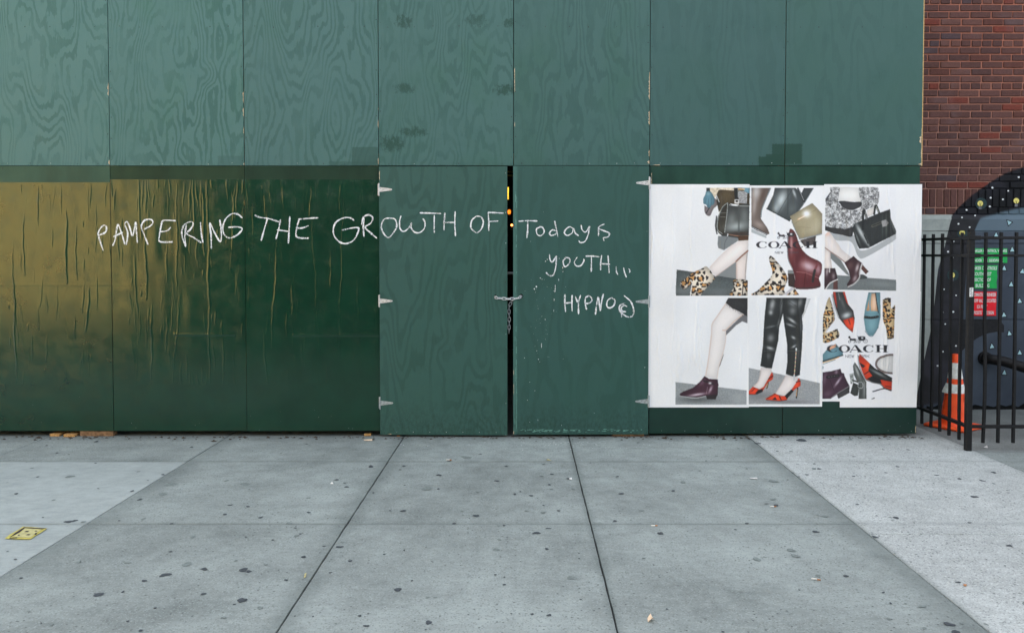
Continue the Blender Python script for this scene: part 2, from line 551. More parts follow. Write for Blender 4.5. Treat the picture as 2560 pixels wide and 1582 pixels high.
upper = []
for i in range(9):
    L, D, c, nb = spec_upper[i]
    m = plywood('painted_plywood_upper_%d' % i, 1.7 + i * 2.3, lin(L), lin(D), c, nb, rough=0.5, spec=0.22,
                smudges=sm4 if i == 5 else (), patches=pat.get(i, ()), green=0.5 if i in (3, 5, 6) else 0.25, knots=1.0 if i in (2, 3, 5) else 0.4)
    gap = 0.003
    dy = (0.0, 0.001, 0.0, 0.002, 0.0, 0.0025, 0.001, 0.0, 0.002)[i]
    p = box('upper_panel', SEAM[i] + gap, SEAM[i + 1] - gap, -dy, TH - dy, Z_MID + 0.002, Z_TOP, m, hoard, bevel=0.0012)
    upper.append(p)
    pts, ptw = [], []
    for z in np.arange(Z_MID + 0.05, Z_TOP, 0.205):
        pts += [(SEAM[i] + 0.018 + RND.uniform(-.004, .004), z + RND.uniform(-.03, .03)), (SEAM[i + 1] - 0.018, z + RND.uniform(-.03, .03))]
    for x in np.arange(SEAM[i] + 0.1, SEAM[i + 1] - 0.05, 0.2):
        (ptw if RND.random() < 0.5 else pts).append((x + RND.uniform(-.03, .03), Z_MID + 0.02 + RND.uniform(-.006, .006)))
        if i >= 2: pts.append((x + RND.uniform(-.03, .03), Z_MID + 1.24 + RND.uniform(-.006, .006)))
    nails_bm(p, pts, M_nail, y=-dy - 0.0012)
    if ptw: nails_bm(p, ptw, M_nailw, r=0.003, y=-dy - 0.0012)
zz = lambda v: wall(1308, v)[1]
chips(upper[2], SEAM[3] - 0.003, [(zz(240), zz(208), 0.009), (zz(412), zz(400), 0.012)])
chips(upper[3], SEAM[4] - 0.001, [(zz(292), zz(270), 0.008), (zz(258), zz(230), 0.007), (zz(335), zz(318), 0.006), (zz(413), zz(407), 0.01)], y=-0.0036)
chips(upper[4], SEAM[5] - 0.002, [(zz(320), zz(300), 0.006), (zz(412), zz(395), 0.007), (zz(276), zz(268), 0.004)])
chips(upper[6], SEAM[6] + 0.012, [(zz(232), zz(170), 0.006), (zz(318), zz(305), 0.005)], y=-0.0026)
chips(upper[6], SEAM[7] - 0.003, [(zz(250), zz(180), 0.010), (zz(312), zz(278), 0.011), (zz(392), zz(375), 0.008), (zz(410), zz(402), 0.02)], y=-0.0026)
chips(upper[7], SEAM[7] + 0.09, [(zz(413.5), zz(411.5), 0.08)])
chips(upper[8], SEAM[9] - 0.004, [(zz(400), zz(320), 0.006), (zz(360), zz(340), 0.03), (zz(413), zz(408), 0.03)], y=-0.0036)
box('raw_edge_strip', SEAM[9] - 0.002, SEAM[9] + 0.006, 0.0005, 0.02, Z_MID, Z_TOP, M_raw, hoard)

# lower left: sheets pasted over with old posters, painted in glossy dark green
def gloss_paint(name, base, rough=0.27, spec=0.9, seed=0.0, peel=0.3, topz=None, topc=None):
    t = NT(name)
    n1 = t.noise(t.scaled(t.pos(), (1, 1, 1), (seed, 0, seed)), 3.0, 5, 0.6)
    k = t.map(n1, 0.3, 0.7, 0.85, 1.15)
    m = t.node('ShaderNodeVectorMath', operation='SCALE'); m.inputs[0].default_value = tuple(base); t.put(m.inputs['Scale'], k)
    col = m.outputs[0]
    sp = t.voro(t.scaled(t.pos(), (1, 0, 1), (seed, 0, 0)), 26.0)
    sc = t.sep(t.voro(t.scaled(t.pos(), (1, 0, 1), (seed, 0, 0)), 26.0, out='Color'))
    low = t.map(t.sep(t.pos())[2], 0.55, 0.1)
    col = t.mix(t.math('MULTIPLY', t.math('MULTIPLY', t.map(sp, 0.05, 0.09, 1, 0), t.map(sc[0], 0.86, 0.9)), t.math('MULTIPLY', low, 0.5)), col, (0.4, 0.45, 0.45))
    r = t.map(t.noise(t.pos(), 9.0, 4, 0.6), 0.3, 0.75, rough - 0.04, rough + 0.1)
    peeln = t.noise(t.scaled(t.pos(), (1, 1, 0.6)), 70.0, 3, 0.6)
    big = t.noise(t.scaled(t.pos(), (1.6, 1, 0.35), (seed, 3, 0)), 9.0, 3, 0.55)
    if topz is not None:
        z = t.sep(t.pos())[2]
        mk = t.map(z, topz - 0.002, topz + 0.002)
        tn = t.noise(t.scaled(t.pos(), (1, 1, 0.4), (seed, 1, 4)), 4.0, 4, 0.6)
        tc = t.mix(t.map(tn, 0.35, 0.7), tuple(topc), tuple(q * 0.7 for q in topc))
        col = t.mix(mk, col, tc)
        r = t.math('ADD', r, t.math('MULTIPLY', mk, 0.3))
        spec = t.math('SUBTRACT', spec, t.math('MULTIPLY', mk, spec * 0.75))
    t.bump(t.math('ADD', t.math('MULTIPLY', peeln, 0.16), big), peel, 0.004)
    return t.fin(col, r, spec)


def smooth_noise(nx, nz, cx, cz, rng):
    gxn = rng.normal(size=(nz // cz + 3, nx // cx + 3))
    xi = np.arange(nx) / cx; zi = np.arange(nz) / cz
    x0 = xi.astype(int); z0 = zi.astype(int)
    fx = xi - x0; fz = zi - z0
    fx = fx * fx * (3 - 2 * fx); fz = fz * fz * (3 - 2 * fz)
    a = gxn[z0][:, x0]; b = gxn[z0][:, x0 + 1]; c = gxn[z0 + 1][:, x0]; d = gxn[z0 + 1][:, x0 + 1]
    return (a * (1 - fx) + b * fx) * (1 - fz)[:, None] + (c * (1 - fx) + d * fx) * fz[:, None]


class Sheet:
    """height field of a pasted paper layer (metres proud of the board)"""
    def __init__(s, x0, x1, z0, z1, dx, dz, seed, count, amp=(0.0012, 0.004), sig=(0.004, 0.008), length=(0.08, 0.5), folds=(), extra=(), base=0.0012, wave=0.0006, start_top=0.0):
        rng = np.random.default_rng(seed)
        s.x0, s.x1, s.z0, s.z1 = x0, x1, z0, z1
        s.nx = int((x1 - x0) / dx) + 1; s.nz = int((z1 - z0) / dz) + 1
        s.X = np.linspace(x0, x1, s.nx); s.Z = np.linspace(z0, z1, s.nz)
        H = np.zeros((s.nz, s.nx))
        H += wave * smooth_noise(s.nx, s.nz, 26, 40, rng)
        for _ in range(count):
            x = rng.uniform(x0, x1); L = rng.uniform(*length) ** 1.0
            zt = z1 if rng.random() < start_top else rng.uniform(z0 + 0.1, z1)
            s.wrinkle(H, x, zt, L, rng.uniform(*amp), rng.uniform(*sig), rng)
        for (x, zt, L, a, g) in extra:
            s.wrinkle(H, x, zt, L, a, g, rng)
        for (xa, xb, z, a) in folds:
            wz = np.exp(-((s.Z - z) / 0.006) ** 2)[:, None]
            mx = ((s.X > xa) & (s.X < xb)).astype(float)[None, :]
            H += a * wz * mx
        s.H = H + base

    def wrinkle(s, H, x, zt, L, a, g, rng):
        i1 = np.searchsorted(s.Z, zt); i0 = max(0, np.searchsorted(s.Z, zt - L))
        ph = rng.uniform(0, 6.28); sl = rng.normal(0, 0.05)
        for i in range(i0, min(i1 + 1, s.nz)):
            tt = (s.Z[i] - (zt - L)) / L
            xc = x + sl * (zt - s.Z[i]) + 0.006 * math.sin(ph + 11 * s.Z[i]) + 0.002 * math.sin(ph + 37 * s.Z[i])
            w = g * (0.6 + 0.5 * math.sin(math.pi * min(1, max(0, tt))))
            e = math.sin(math.pi * min(1, max(0, tt * 0.9 + 0.1))) ** 0.6
            j0 = np.searchsorted(s.X, xc - 5 * w); j1 = np.searchsorted(s.X, xc + 5 * w)
            if j1 <= j0: continue
            d = (s.X[j0:j1] - xc) / w
            H[i, j0:j1] += a * e * np.exp(-d * d)

    def at(s, x, z):
        if not (s.x0 <= x <= s.x1 and s.z0 <= z <= s.z1): return 0.0
        i = min(s.nz - 1, int((z - s.z0) / (s.z1 - s.z0) * (s.nz - 1))); j = min(s.nx - 1, int((x - s.x0) / (s.x1 - s.x0) * (s.nx - 1)))
        a = s.H[max(0, i - 1):i + 2, max(0, j - 1):j + 2]
        return float(a.max())

    def build(s, name, mat, parent, y=0.0, uvmap=None, colors=None, keep=None):
        XX, ZZ = np.meshgrid(s.X, s.Z)
        V = np.stack([XX.ravel(), (y - s.H).ravel(), ZZ.ravel()], 1)
        idx = np.arange(s.nx * s.nz).reshape(s.nz, s.nx)
        q = np.stack([idx[:-1, :-1], idx[:-1, 1:], idx[1:, 1:], idx[1:, :-1]], -1).reshape(-1, 4)
        return grid_mesh(name, V, q, mat, parent, colors)


def grid_mesh(name, V, q, mat, parent, colors=None):
    me = bpy.data.meshes.new(name)
    me.vertices.add(len(V)); me.vertices.foreach_set('co', V.astype(np.float32).ravel())
    me.loops.add(q.size); me.loops.foreach_set('vertex_index', q.astype(np.int32).ravel())
    me.polygons.add(len(q))
    me.polygons.foreach_set('loop_start', np.arange(0, q.size, 4, dtype=np.int32))
    me.polygons.foreach_set('loop_total', np.full(len(q), 4, dtype=np.int32))
    me.polygons.foreach_set('use_smooth', np.ones(len(q), dtype=bool))
    me.update(); me.validate()
    if colors is not None:
        at = me.color_attributes.new('print', 'FLOAT_COLOR', 'POINT')
        at.data.foreach_set('color', np.concatenate([colors, np.ones((len(colors), 1))], 1).astype(np.float32).ravel())
    me.materials.append(mat)
    return link(bpy.data.objects.new(name, me), parent)


LOWER = {}
SHEETS = []
top_v = (457, 457, 457, 457, 450, 450)
topcol = [lin((62, 88, 72))] * 4 + [lin((42, 64, 46)), lin((34, 58, 44))]
GREEN = (0.0045, 0.036, 0.019)
for i in range(0, 5):
    x0, x1 = SEAM[i] + 0.002, SEAM[i + 1] - 0.002
    zt = zz(top_v[i + 1])
    m = gloss_paint('glossy_green_paint_%d' % i, GREEN, rough=0.15, spec=0.6, seed=i * 3.3, topz=zt, topc=topcol[i + 1], peel=0.12)
    rot = (0, 0, 0, 0.0, 0)[i]
    p = box('lower_panel', x0, x1, 0.0012, TH + 0.0012, Z_LOW, Z_MID - 0.002, m, hoard, bevel=0.001)
    LOWER[i] = p
    nails_bm(p, [(x, Z_MID - 0.022) for x in np.arange(x0 + 0.05, x1, 0.2)], M_nail, y=-0.0004)
    if i >= 2:
        m2 = gloss_paint('glossy_green_paper_%d' % i, GREEN, rough=0.17, spec=0.6, seed=i * 3.3 + 1, peel=0.12)
        zb = zz(960)
        folds = {2: [(x0, x1, zz(712), 0.0004)],
                 3: [(x0, x1, zz(712), 0.0003), (x0 + 0.55, x1 - 0.1, zz(836), 0.0022), ],
                 4: [(x0, x1, zz(712), 0.0003), (x0 + 0.42, x1, zz(837), 0.003), (x0, x0 + 0.5, zz(965), 0.001)]}[i]
        ex = []
        for (u, v0, v1, a, g) in {2: [(30, 600, 960, .005, .007), (165, 520, 710, .006, .009), (58, 530, 690, .004, .006), (222, 715, 830, .005, .008), (93, 462, 565, .004, .005), (190, 560, 700, .003, .005)],
                                  3: [(345, 450, 600, .006, .006), (363, 600, 750, .006, .007), (442, 460, 715, .005, .005), (448, 750, 960, .004, .005), (483, 450, 560, .006, .006), (520, 480, 960, .006, .007), (380, 760, 950, .006, .006), (505, 460, 640, .005, .007), (335, 640, 800, .004, .005), (555, 835, 960, .005, .006)],
                                  4: [(775, 460, 900, .004, .004), (778, 455, 540, .006, .005), (860, 460, 900, .006, .006), (695, 590, 870, .006, .007), (720, 770, 840, .006, .008), (825, 620, 720, .006, .008), (730, 700, 790, .005, .007), (900, 460, 640, .004, .004), (660, 830, 960, .006, .007), (850, 455, 540, .005, .006), (895, 690, 800, .005, .005), (940, 700, 850, .004, .004)]}[i]:
            x, z = wall(u, v0); ex.append((x, z, (v1 - v0) * 0.0036, a * (0.6, 0.45, 0.26)[i - 2], g))
        s = Sheet(x0 + 0.001, x1 - 0.001, zb, zz(top_v[i + 1]) + 0.003, 0.003, 0.008, 40 + i, (85, 130, 130)[i - 2], amp=((0.0002, 0.0016), (0.0002, 0.0016), (0.0002, 0.0008))[i - 2], sig=(0.0035, 0.0065), folds=folds, extra=ex, start_top=0.18, length=(0.04, 0.34))
        s.build('pasted_paper', m2, p, y=0.0012)
        SHEETS.append(s)

# lower right, behind the posters
for i in (7, 8):
    m = gloss_paint('dark_green_board_%d' % i, (0.007, 0.033, 0.024), rough=0.33, spec=0.45, seed=i * 2.0, peel=0.1, topz=zz(463), topc=lin((44, 74, 64)))
    zl = 0.026
    p = box('lower_panel', SEAM[i] - 0.02 * (i == 7) * 0 + 0.004, SEAM[i + 1] - 0.002 - (0.012 if i == 8 else 0), 0.0012, TH + 0.0012, zl, Z_MID - 0.003, m, hoard, bevel=0.001)
    LOWER[i] = p
    nails_bm(p, [(x, Z_MID - 0.022 + RND.uniform(-.004, .004)) for x in np.arange(SEAM[i] + 0.12, SEAM[i + 1], 0.19)], M_nail, y=-0.0004, r=0.005)
    nails_bm(p, [(x, 0.05 + RND.uniform(-.004, .004)) for x in np.arange(SEAM[i] + 0.12, SEAM[i + 1], 0.21)], M_nailw, y=-0.0004, r=0.0025)
chips(LOWER[8], SEAM[9] - 0.02, [(0.03, 0.10, 0.006)])
chips(LOWER[7], SEAM[7] + 0.020, [(zz(468), zz(432), 0.006)])

# timber frame behind the sheets
M_stud = simple('framing_timber', (0.30, 0.19, 0.09), 0.85, 0.2, var=0.3, scale=40)
for x in [q for k, q in enumerate(SEAM) if k != 6]:
    if abs(x - SEAM[5]) < 0.01 or abs(x - SEAM[7]) < 0.01: dx = 0.06 if x > 0 else -0.06
    elif x == SEAM[9]: dx = -0.075
    else: dx = 0
    box('stud', x - 0.045 + dx, x + 0.045 + dx, TH + 0.004, TH + 0.05, 0.06, Z_TOP - 0.02, M_stud, hoard)
box('head_rail', SEAM[0], SEAM[9] - 0.02, TH + 0.052, TH + 0.1, Z_MID + 0.03, Z_MID + 0.12, M_stud, hoard)
box('return_panel', SEAM[9] - 0.035, SEAM[9] - 0.015, TH + 0.105, 1.2, 0.03, Z_TOP - 0.01, upper[8].data.materials[0], hoard)

# ------------------------------------------------------------------ gate doors
tw = NT('white_marker_paint')
wn1 = tw.noise(tw.scaled(tw.pos(), (1, 1, 0.5)), 190.0, 4, 0.7)
wn2 = tw.noise(tw.pos(), 9.0, 3, 0.6)
thin = tw.math('ADD', wn1, tw.math('MULTIPLY', tw.math('SUBTRACT', wn2, 0.5), 0.55))
M_white = tw.fin(tw.mix(tw.map(wn1, 0.3, 0.7), lin((218, 222, 224)), lin((242, 243, 244))), 0.75, 0.3)
tw.put(tw.b.inputs['Alpha'], tw.map(thin, 0.34, 0.52, 0.15, 1.0))
M_galv = simple('galvanised_steel', (0.62, 0.60, 0.58), 0.5, 0.5, metal=0.35, var=0.2, scale=60)
M_galv2 = simple('dull_galvanised_steel', (0.38, 0.42, 0.43), 0.5, 0.5, metal=0.4, var=0.25, scale=60)
M_chain = simple('zinc_chain', (0.66, 0.68, 0.70), 0.35, 0.6, metal=0.45, var=0.2, scale=90)
M_screw = simple('rusty_screw', (0.16, 0.10, 0.07), 0.7, 0.4)

dl = lin((55, 88, 81)); dd = lin((44, 75, 68))
xL0, xL1 = SEAM[5] + 0.004, wall(1268.5, 620)[0]
xR0, xR1 = wall(1283, 620)[0], SEAM[7] - 0.006
zd0, zd1 = 0.020, Z_MID - 0.008
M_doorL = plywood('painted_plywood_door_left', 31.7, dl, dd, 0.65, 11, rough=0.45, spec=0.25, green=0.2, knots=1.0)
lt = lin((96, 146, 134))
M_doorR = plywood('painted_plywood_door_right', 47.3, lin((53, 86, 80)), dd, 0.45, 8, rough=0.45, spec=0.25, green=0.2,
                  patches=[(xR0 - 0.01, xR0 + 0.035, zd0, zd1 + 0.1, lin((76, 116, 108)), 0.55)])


def leaf(name, x0, x1, z0, z1, hole, mat, parent, y0=-0.020, y1=-0.001):
    bm = bmesh.new()
    out = [bm.verts.new((x, y0, z)) for x, z in ((x0, z0), (x1, z0), (x1, z1), (x0, z1))]
    eds = [bm.edges.new((out[k], out[(k + 1) % 4])) for k in range(4)]
    hx, hz, rx, rz = hole
    hv = [bm.verts.new((hx + rx * math.cos(a), y0, hz + rz * math.sin(a))) for a in np.linspace(0, 2 * math.pi, 16, endpoint=False)]
    eds += [bm.edges.new((hv[k], hv[(k + 1) % 16])) for k in range(16)]
    bmesh.ops.triangle_fill(bm, use_beauty=True, use_dissolve=False, edges=eds)
    r = bmesh.ops.extrude_face_region(bm, geom=bm.faces[:])
    bmesh.ops.translate(bm, vec=(0, y1 - y0, 0), verts=[v for v in r['geom'] if isinstance(v, bmesh.types.BMVert)])
    return bm_obj(name, bm, mat, parent)


doorL = empty('gate_door', (xL0, 0, 0), 'left green plywood gate door with OWTH OF written in white', 'door', 'pair of hoarding gate doors')
doorR = empty('gate_door', (xR1, 0, 0), 'right green plywood gate door with Todays youth and HYPNO written in white', 'door', 'pair of hoarding gate doors')
hL = wall(1239, 742); hR = wall(1303, 740)
leafL = leaf('leaf', xL0, xL1, zd0, zd1, (hL[0], hL[1], 0.012, 0.022), M_doorL, doorL)
leafR = leaf('leaf', xR0, xR1, zd0 + 0.004, zd1 + 0.004, (hR[0], hR[1], 0.014, 0.022), M_doorR, doorR)
nails_bm(leafL, [(xL0 + 0.1 + k * 0.17, zd1 - 0.012) for k in range(6)] + [(xL1 - 0.015, z) for z in np.arange(0.2, 2.4, 0.3)], M_nail, y=-0.0212)
nails_bm(leafL, [(xL1 - 0.013, zz(v)) for v in (434, 532, 608, 834, 1006, 1084)] + [(xL0 + 0.15 + k * 0.15, 0.045) for k in range(7)], M_nailw, y=-0.0212, r=0.003)
nails_bm(leafR, [(xR0 + 0.1 + k * 0.17, zd1 - 0.012) for k in range(7)], M_nail, y=-0.0212)
chips(leafL, xL0 + 0.008, [(zz(452), zz(428), 0.007)], y=-0.0215)
chips(leafL, xL0 + 0.10, [(zd0 + 0.004, zd0 + 0.010, 0.06)], y=-0.0215)
chips(leafR, xR0 + 0.006, [(zz(937), zz(922), 0.006), (zz(985), zz(955), 0.004), (zd0 + 0.01, zd0 + 0.04, 0.008)], y=-0.0215)
# scuffed pale edges of the right door
M_scuff = simple('scuffed_green_paint', lin((104, 150, 138)), 0.6, 0.3, var=0.3, scale=120)


def scuff(parent, pts, y):
    vs, fs = [], []
    for (x, z, w, h) in pts:
        b = len(vs)
        vs += [(x, y, z), (x + w * RND.uniform(.6, 1), y, z + h * RND.uniform(-.2, .2)), (x + w, y, z + h), (x + w * RND.uniform(0, .4), y, z + h * RND.uniform(.7, 1.1))]
        fs.append((b, b + 1, b + 2, b + 3))
    return tag(mesh_obj('scuff_marks', vs, fs, M_scuff, parent), kind='stuff')


pts = []
for k in range(60):
    pts.append((RND.uniform(xR0 + 0.06, xR1 - 0.04), zd0 + RND.uniform(0.022, 0.05), RND.uniform(0.01, 0.05), RND.uniform(0.002, 0.008)))
for k in range(26):
    pts.append((xR0 + RND.uniform(0.012, 0.032), RND.choice([RND.uniform(0.1, 0.9), RND.uniform(0.95, 2.2), RND.uniform(1.9, 2.15)]), RND.uniform(0.002, 0.006), RND.uniform(0.02, 0.09)))
for k in range(14):
    pts.append((xR0 + RND.uniform(0.026, 0.03), 0.08 + k * 0.04, 0.004, 0.05))
scuff(leafR, pts, -0.0218)


def hinge(parent, xb, z, sgn, mat):
    """T strap hinge: tapered strap on the door, barrel and fixing leaf at the jamb"""
    y = -0.0225
    Ls = 0.118
    bm = bmesh.new()
    prof = [(0, 0.021), (0.012, 0.021), (0.1, 0.009), (0.112, 0.007), (Ls, 0.0), (0.112, -0.007), (0.1, -0.009), (0.012, -0.021), (0, -0.021)]
    a = [bm.verts.new((xb + sgn * x, y, z + q)) for x, q in prof]
    b = [bm.verts.new((xb + sgn * x, y + 0.0022, z + q)) for x, q in prof]
    bm.faces.new(a); bm.faces.new(b[::-1])
    for k in range(len(prof)):
        bm.faces.new((a[k], a[(k + 1) % len(prof)], b[(k + 1) % len(prof)], b[k]))
    st = bm_obj('hinge', bm, mat, parent)
    bm = bmesh.new()
    bm_box(bm, min(xb - sgn * 0.016, xb - sgn * 0.004), max(xb - sgn * 0.016, xb - sgn * 0.004), -0.0065, -0.0035, z - 0.052, z + 0.052)
    tube_bm(bm, [(xb - sgn * 0.002, y - 0.001, z - 0.056), (xb - sgn * 0.002, y - 0.001, z + 0.056)], 0.0055, 8)
    bm_obj('barrel', bm, mat, st)
    for (dx, dz) in ((0.014, 0.010), (0.03, -0.008), (0.062, 0.002), (0.10, 0.0)):
        bm = bmesh.new()
        bmesh.ops.create_cone(bm, cap_ends=True, segments=8, radius1=0.003, radius2=0.0022, depth=0.0015,
                              matrix=Matrix.Translation((xb + sgn * dx, y - 0.0008, z + dz)) @ Matrix.Rotation(math.pi / 2, 4, 'X'))
        bm_obj('screw', bm, M_screw, st)
    return st


for v in (474.5, 752.0): hinge(doorL, xL0 + 0.002, zz(v), 1, M_galv)
hinge(doorL, xL0 + 0.002, zz(1006), 1, M_galv2)
hinge(doorR, xR1 - 0.002, zz(458), -1, M_galv)
hinge(doorR, xR1 - 0.002, zz(753.5), -1, M_galv2)
hinge(doorR, xR1 - 0.002, zz(1002), -1, M_galv2)

# ------------------------------------------------------------------ hand lettering
def G1(p): return (200 + p[0] / 3.2197, 480 + p[1] / 3.22)
def G2(p): return (940 + p[0] / 3.4957, 400 + p[1] / 3.4944)
def G3(p): return (940 + p[0] / 3.4957, 720 + p[1] / 3.4949)


def letter(strokes, conv, parent, yfun, width=0.0130):
    vs, fs = [], []
    for st in strokes:
        P = np.array([wall(*conv(p)) for p in st])
        C = spline(P, 0.006)
        n = len(C)
        T = np.gradient(C, axis=0); T /= (np.linalg.norm(T, axis=1)[:, None] + 1e-9)
        N = np.stack([-T[:, 1], T[:, 0]], 1)
        ph = RND.uniform(0, 6)
        b = len(vs)
        for i in range(n):
            w = width * (0.48 + 0.10 * math.sin(ph + i * 0.17) + 0.06 * math.sin(ph * 2 + i * 0.6) + RND.uniform(-0.09, 0.09))
            if i == 0 or i == n - 1: w *= 0.6
            for s in (-1, 0, 1):
                x, z = C[i] + N[i] * s * w
                vs.append((x, yfun(x, z), z))
        for i in range(n - 1):
            a = b + 3 * i
            fs += [(a, a + 1, a + 4, a + 3), (a + 1, a + 2, a + 5, a + 4)]
        for e, sg in ((0, -1), (n - 1, 1)):      # rounded ends
            a = b + 3 * e
            x, z = C[e] + T[e] * sg * width * 0.33
            k = len(vs); vs.append((x, yfun(x, z), z))
            fs += [(a, a + 1, k), (a + 1, a + 2, k)]
    return mesh_obj('letter', vs, fs, M_white, parent)


def y_sheet(x, z):
    h = max(s.at(x, z) for s in SHEETS)
    return 0.0012 - h - 0.0016


W1 = [
    [[(188, 470), (165, 400), (148, 340), (165, 295), (195, 268), (215, 285), (205, 325), (155, 348)]],
    [[(265, 433), (285, 380), (305, 265), (335, 330), (362, 420)], [(272, 360), (345, 325)]],
    [[(375, 425), (385, 330), (362, 262), (380, 240), (400, 280), (425, 352), (448, 245), (455, 320), (463, 410)]],
    [[(548, 422), (520, 350), (495, 280), (520, 230), (570, 222), (588, 245), (565, 275), (515, 300)]],
    [[(770, 232), (700, 228), (665, 235), (650, 290), (640, 350), (645, 400), (748, 402)], [(640, 322), (700, 312), (730, 285)]],
    [[(850, 440), (846, 350), (856, 265)], [(850, 438), (830, 380), (820, 320), (840, 265), (890, 240), (912, 255), (890, 300), (860, 335), (920, 370), (975, 408)]],
    [[(970, 245), (975, 320), (990, 408)]],
    [[(1058, 455), (1055, 350), (1045, 250), (1080, 320), (1125, 398), (1138, 370), (1135, 290), (1125, 225)]],
    [[(1305, 208), (1270, 180), (1225, 175), (1175, 215), (1150, 280), (1160, 340), (1200, 370), (1260, 350), (1305, 300), (1270, 282), (1195, 285)]],
    [[(1410, 188), (1450, 205), (1520, 215), (1600, 240)], [(1510, 215), (1485, 300), (1460, 390)]],
    [[(1615, 222), (1600, 300), (1578, 380)], [(1690, 200), (1685, 300), (1678, 412)], [(1588, 305), (1680, 318)]],
    [[(1915, 208), (1850, 212), (1760, 220)], [(1765, 220), (1745, 290), (1740, 350), (1770, 370), (1840, 372)], [(1740, 290), (1790, 290), (1838, 272)]],
    [[(2205, 228), (2170, 208), (2120, 210), (2065, 240), (2040, 290), (2045, 350), (2085, 400), (2140, 415), (2200, 390), (2235, 330), (2240, 290), (2190, 290), (2108, 308)]],
    [[(2285, 358), (2280, 280), (2285, 200)], [(2266, 262), (2280, 205), (2320, 185), (2355, 205), (2340, 250), (2295, 285), (2340, 330), (2388, 372)]],
]
for L in W1:
    xm = wall(*G1(L[0][0]))[0]
    par = LOWER[2] if xm < SEAM[3] else (LOWER[3] if xm < SEAM[4] else LOWER[4])
    letter(L, G1, par, y_sheet)
ydoor = lambda x, z: -0.0218
for L in [
    [[(120, 508), (75, 520), (50, 580), (70, 640), (110, 678), (150, 645), (185, 580), (170, 520), (120, 508)]],
    [[(222, 490), (210, 540), (215, 600), (245, 625), (285, 600), (315, 552), (310, 590), (340, 630), (385, 635), (425, 600), (432, 550), (415, 515)]],
    [[(388, 464), (480, 466), (572, 470)], [(513, 485), (512, 560), (513, 635)]],
    [[(605, 465), (600, 540), (598, 615)], [(695, 452), (692, 560), (698, 665)], [(592, 547), (690, 547)]],
    [[(880, 492), (840, 530), (832, 590), (860, 625), (890, 635), (925, 600), (940, 540), (920, 500), (880, 492)]],
    [[(982, 460), (988, 540), (988, 618)], [(982, 460), (1050, 463), (1115, 467)], [(985, 540), (1068, 535)]],
]: letter(L, G2, leafL, ydoor, 0.0115)
for L in [
    [[(1245, 538), (1320, 532), (1408, 535)], [(1325, 540), (1325, 610), (1318, 682)]],
    [[(1435, 586), (1402, 605), (1408, 650), (1440, 662), (1468, 630), (1455, 592), (1425, 585)]],
    [[(1560, 535), (1572, 590), (1588, 670)], [(1575, 622), (1540, 612), (1515, 640), (1530, 660), (1565, 650), (1582, 628)]],
    [[(1720, 600), (1690, 585), (1655, 610), (1645, 640), (1670, 660), (1710, 640), (1725, 600), (1740, 640), (1768, 662)]],
    [[(1790, 570), (1800, 612), (1830, 630), (1865, 580)], [(1865, 580), (1852, 650), (1825, 710), (1785, 722), (1770, 705)]],
    [[(1992, 562), (1960, 575), (1942, 598), (1985, 618), (2035, 640), (2025, 672), (1985, 682), (1990, 706)], [(1942, 598), (1942, 662)]],
    [[(1515, 825), (1520, 870), (1540, 890), (1575, 838)], [(1575, 838), (1570, 930), (1550, 1000), (1520, 1010), (1485, 982)]],
    [[(1660, 850), (1634, 885), (1650, 932), (1688, 900), (1690, 862), (1655, 850)]],
    [[(1755, 850), (1732, 890), (1750, 925), (1790, 920), (1815, 880), (1812, 865)]],
    [[(1830, 840), (1890, 840), (1948, 846)], [(1880, 850), (1880, 910), (1878, 975)]],
    [[(1970, 830), (1962, 890), (1960, 960)], [(2025, 835), (2030, 910), (2035, 985)], [(1955, 905), (2040, 910)]],
    [[(2095, 930), (2098, 975), (2110, 1000)], [(2160, 940), (2170, 985), (2185, 1022)], [(2205, 948), (2215, 965), (2212, 985)]],
]: letter(L, G2, leafR, ydoor, 0.0108)
for L in [
    [[(1650, 55), (1648, 120), (1655, 205)], [(1712, 60), (1710, 130), (1712, 200)], [(1655, 130), (1708, 125)]],
    [[(1740, 72), (1752, 105), (1768, 135)], [(1785, 62), (1768, 130), (1768, 225)]],
    [[(1830, 75), (1825, 130), (1838, 185)], [(1830, 80), (1860, 68), (1885, 95), (1870, 125), (1830, 135)]],
    [[(1915, 228), (1925, 150), (1938, 80), (1950, 140), (1958, 195), (1970, 110), (1985, 50)]],
    [[(2050, 85), (2020, 110), (2015, 155), (2040, 172), (2075, 150), (2085, 105), (2055, 82)]],
    [[(2190, 160), (2165, 150), (2140, 172), (2148, 200), (2180, 205)], [(2142, 180), (2143, 252)], [(2170, 130), (2130, 150), (2125, 190), (2160, 230), (2200, 250), (2240, 240), (2248, 190), (2225, 120), (2165, 65)]],
]: letter(L, G3, leafR, ydoor, 0.0125)


def specks(parent, items, mat, y, name='paint_splatter'):
    vs, fs = [], []
    for (x, z, w, h) in items:
        b = len(vs)
        for k in range(6):
            a = k * math.pi / 3
            vs.append((x + w * math.cos(a) * RND.uniform(.6, 1), y, z + h * math.sin(a) * RND.uniform(.6, 1)))
        fs.append(tuple(range(b, b + 6)))
    return tag(mesh_obj(name, vs, fs, mat, parent), kind='stuff')


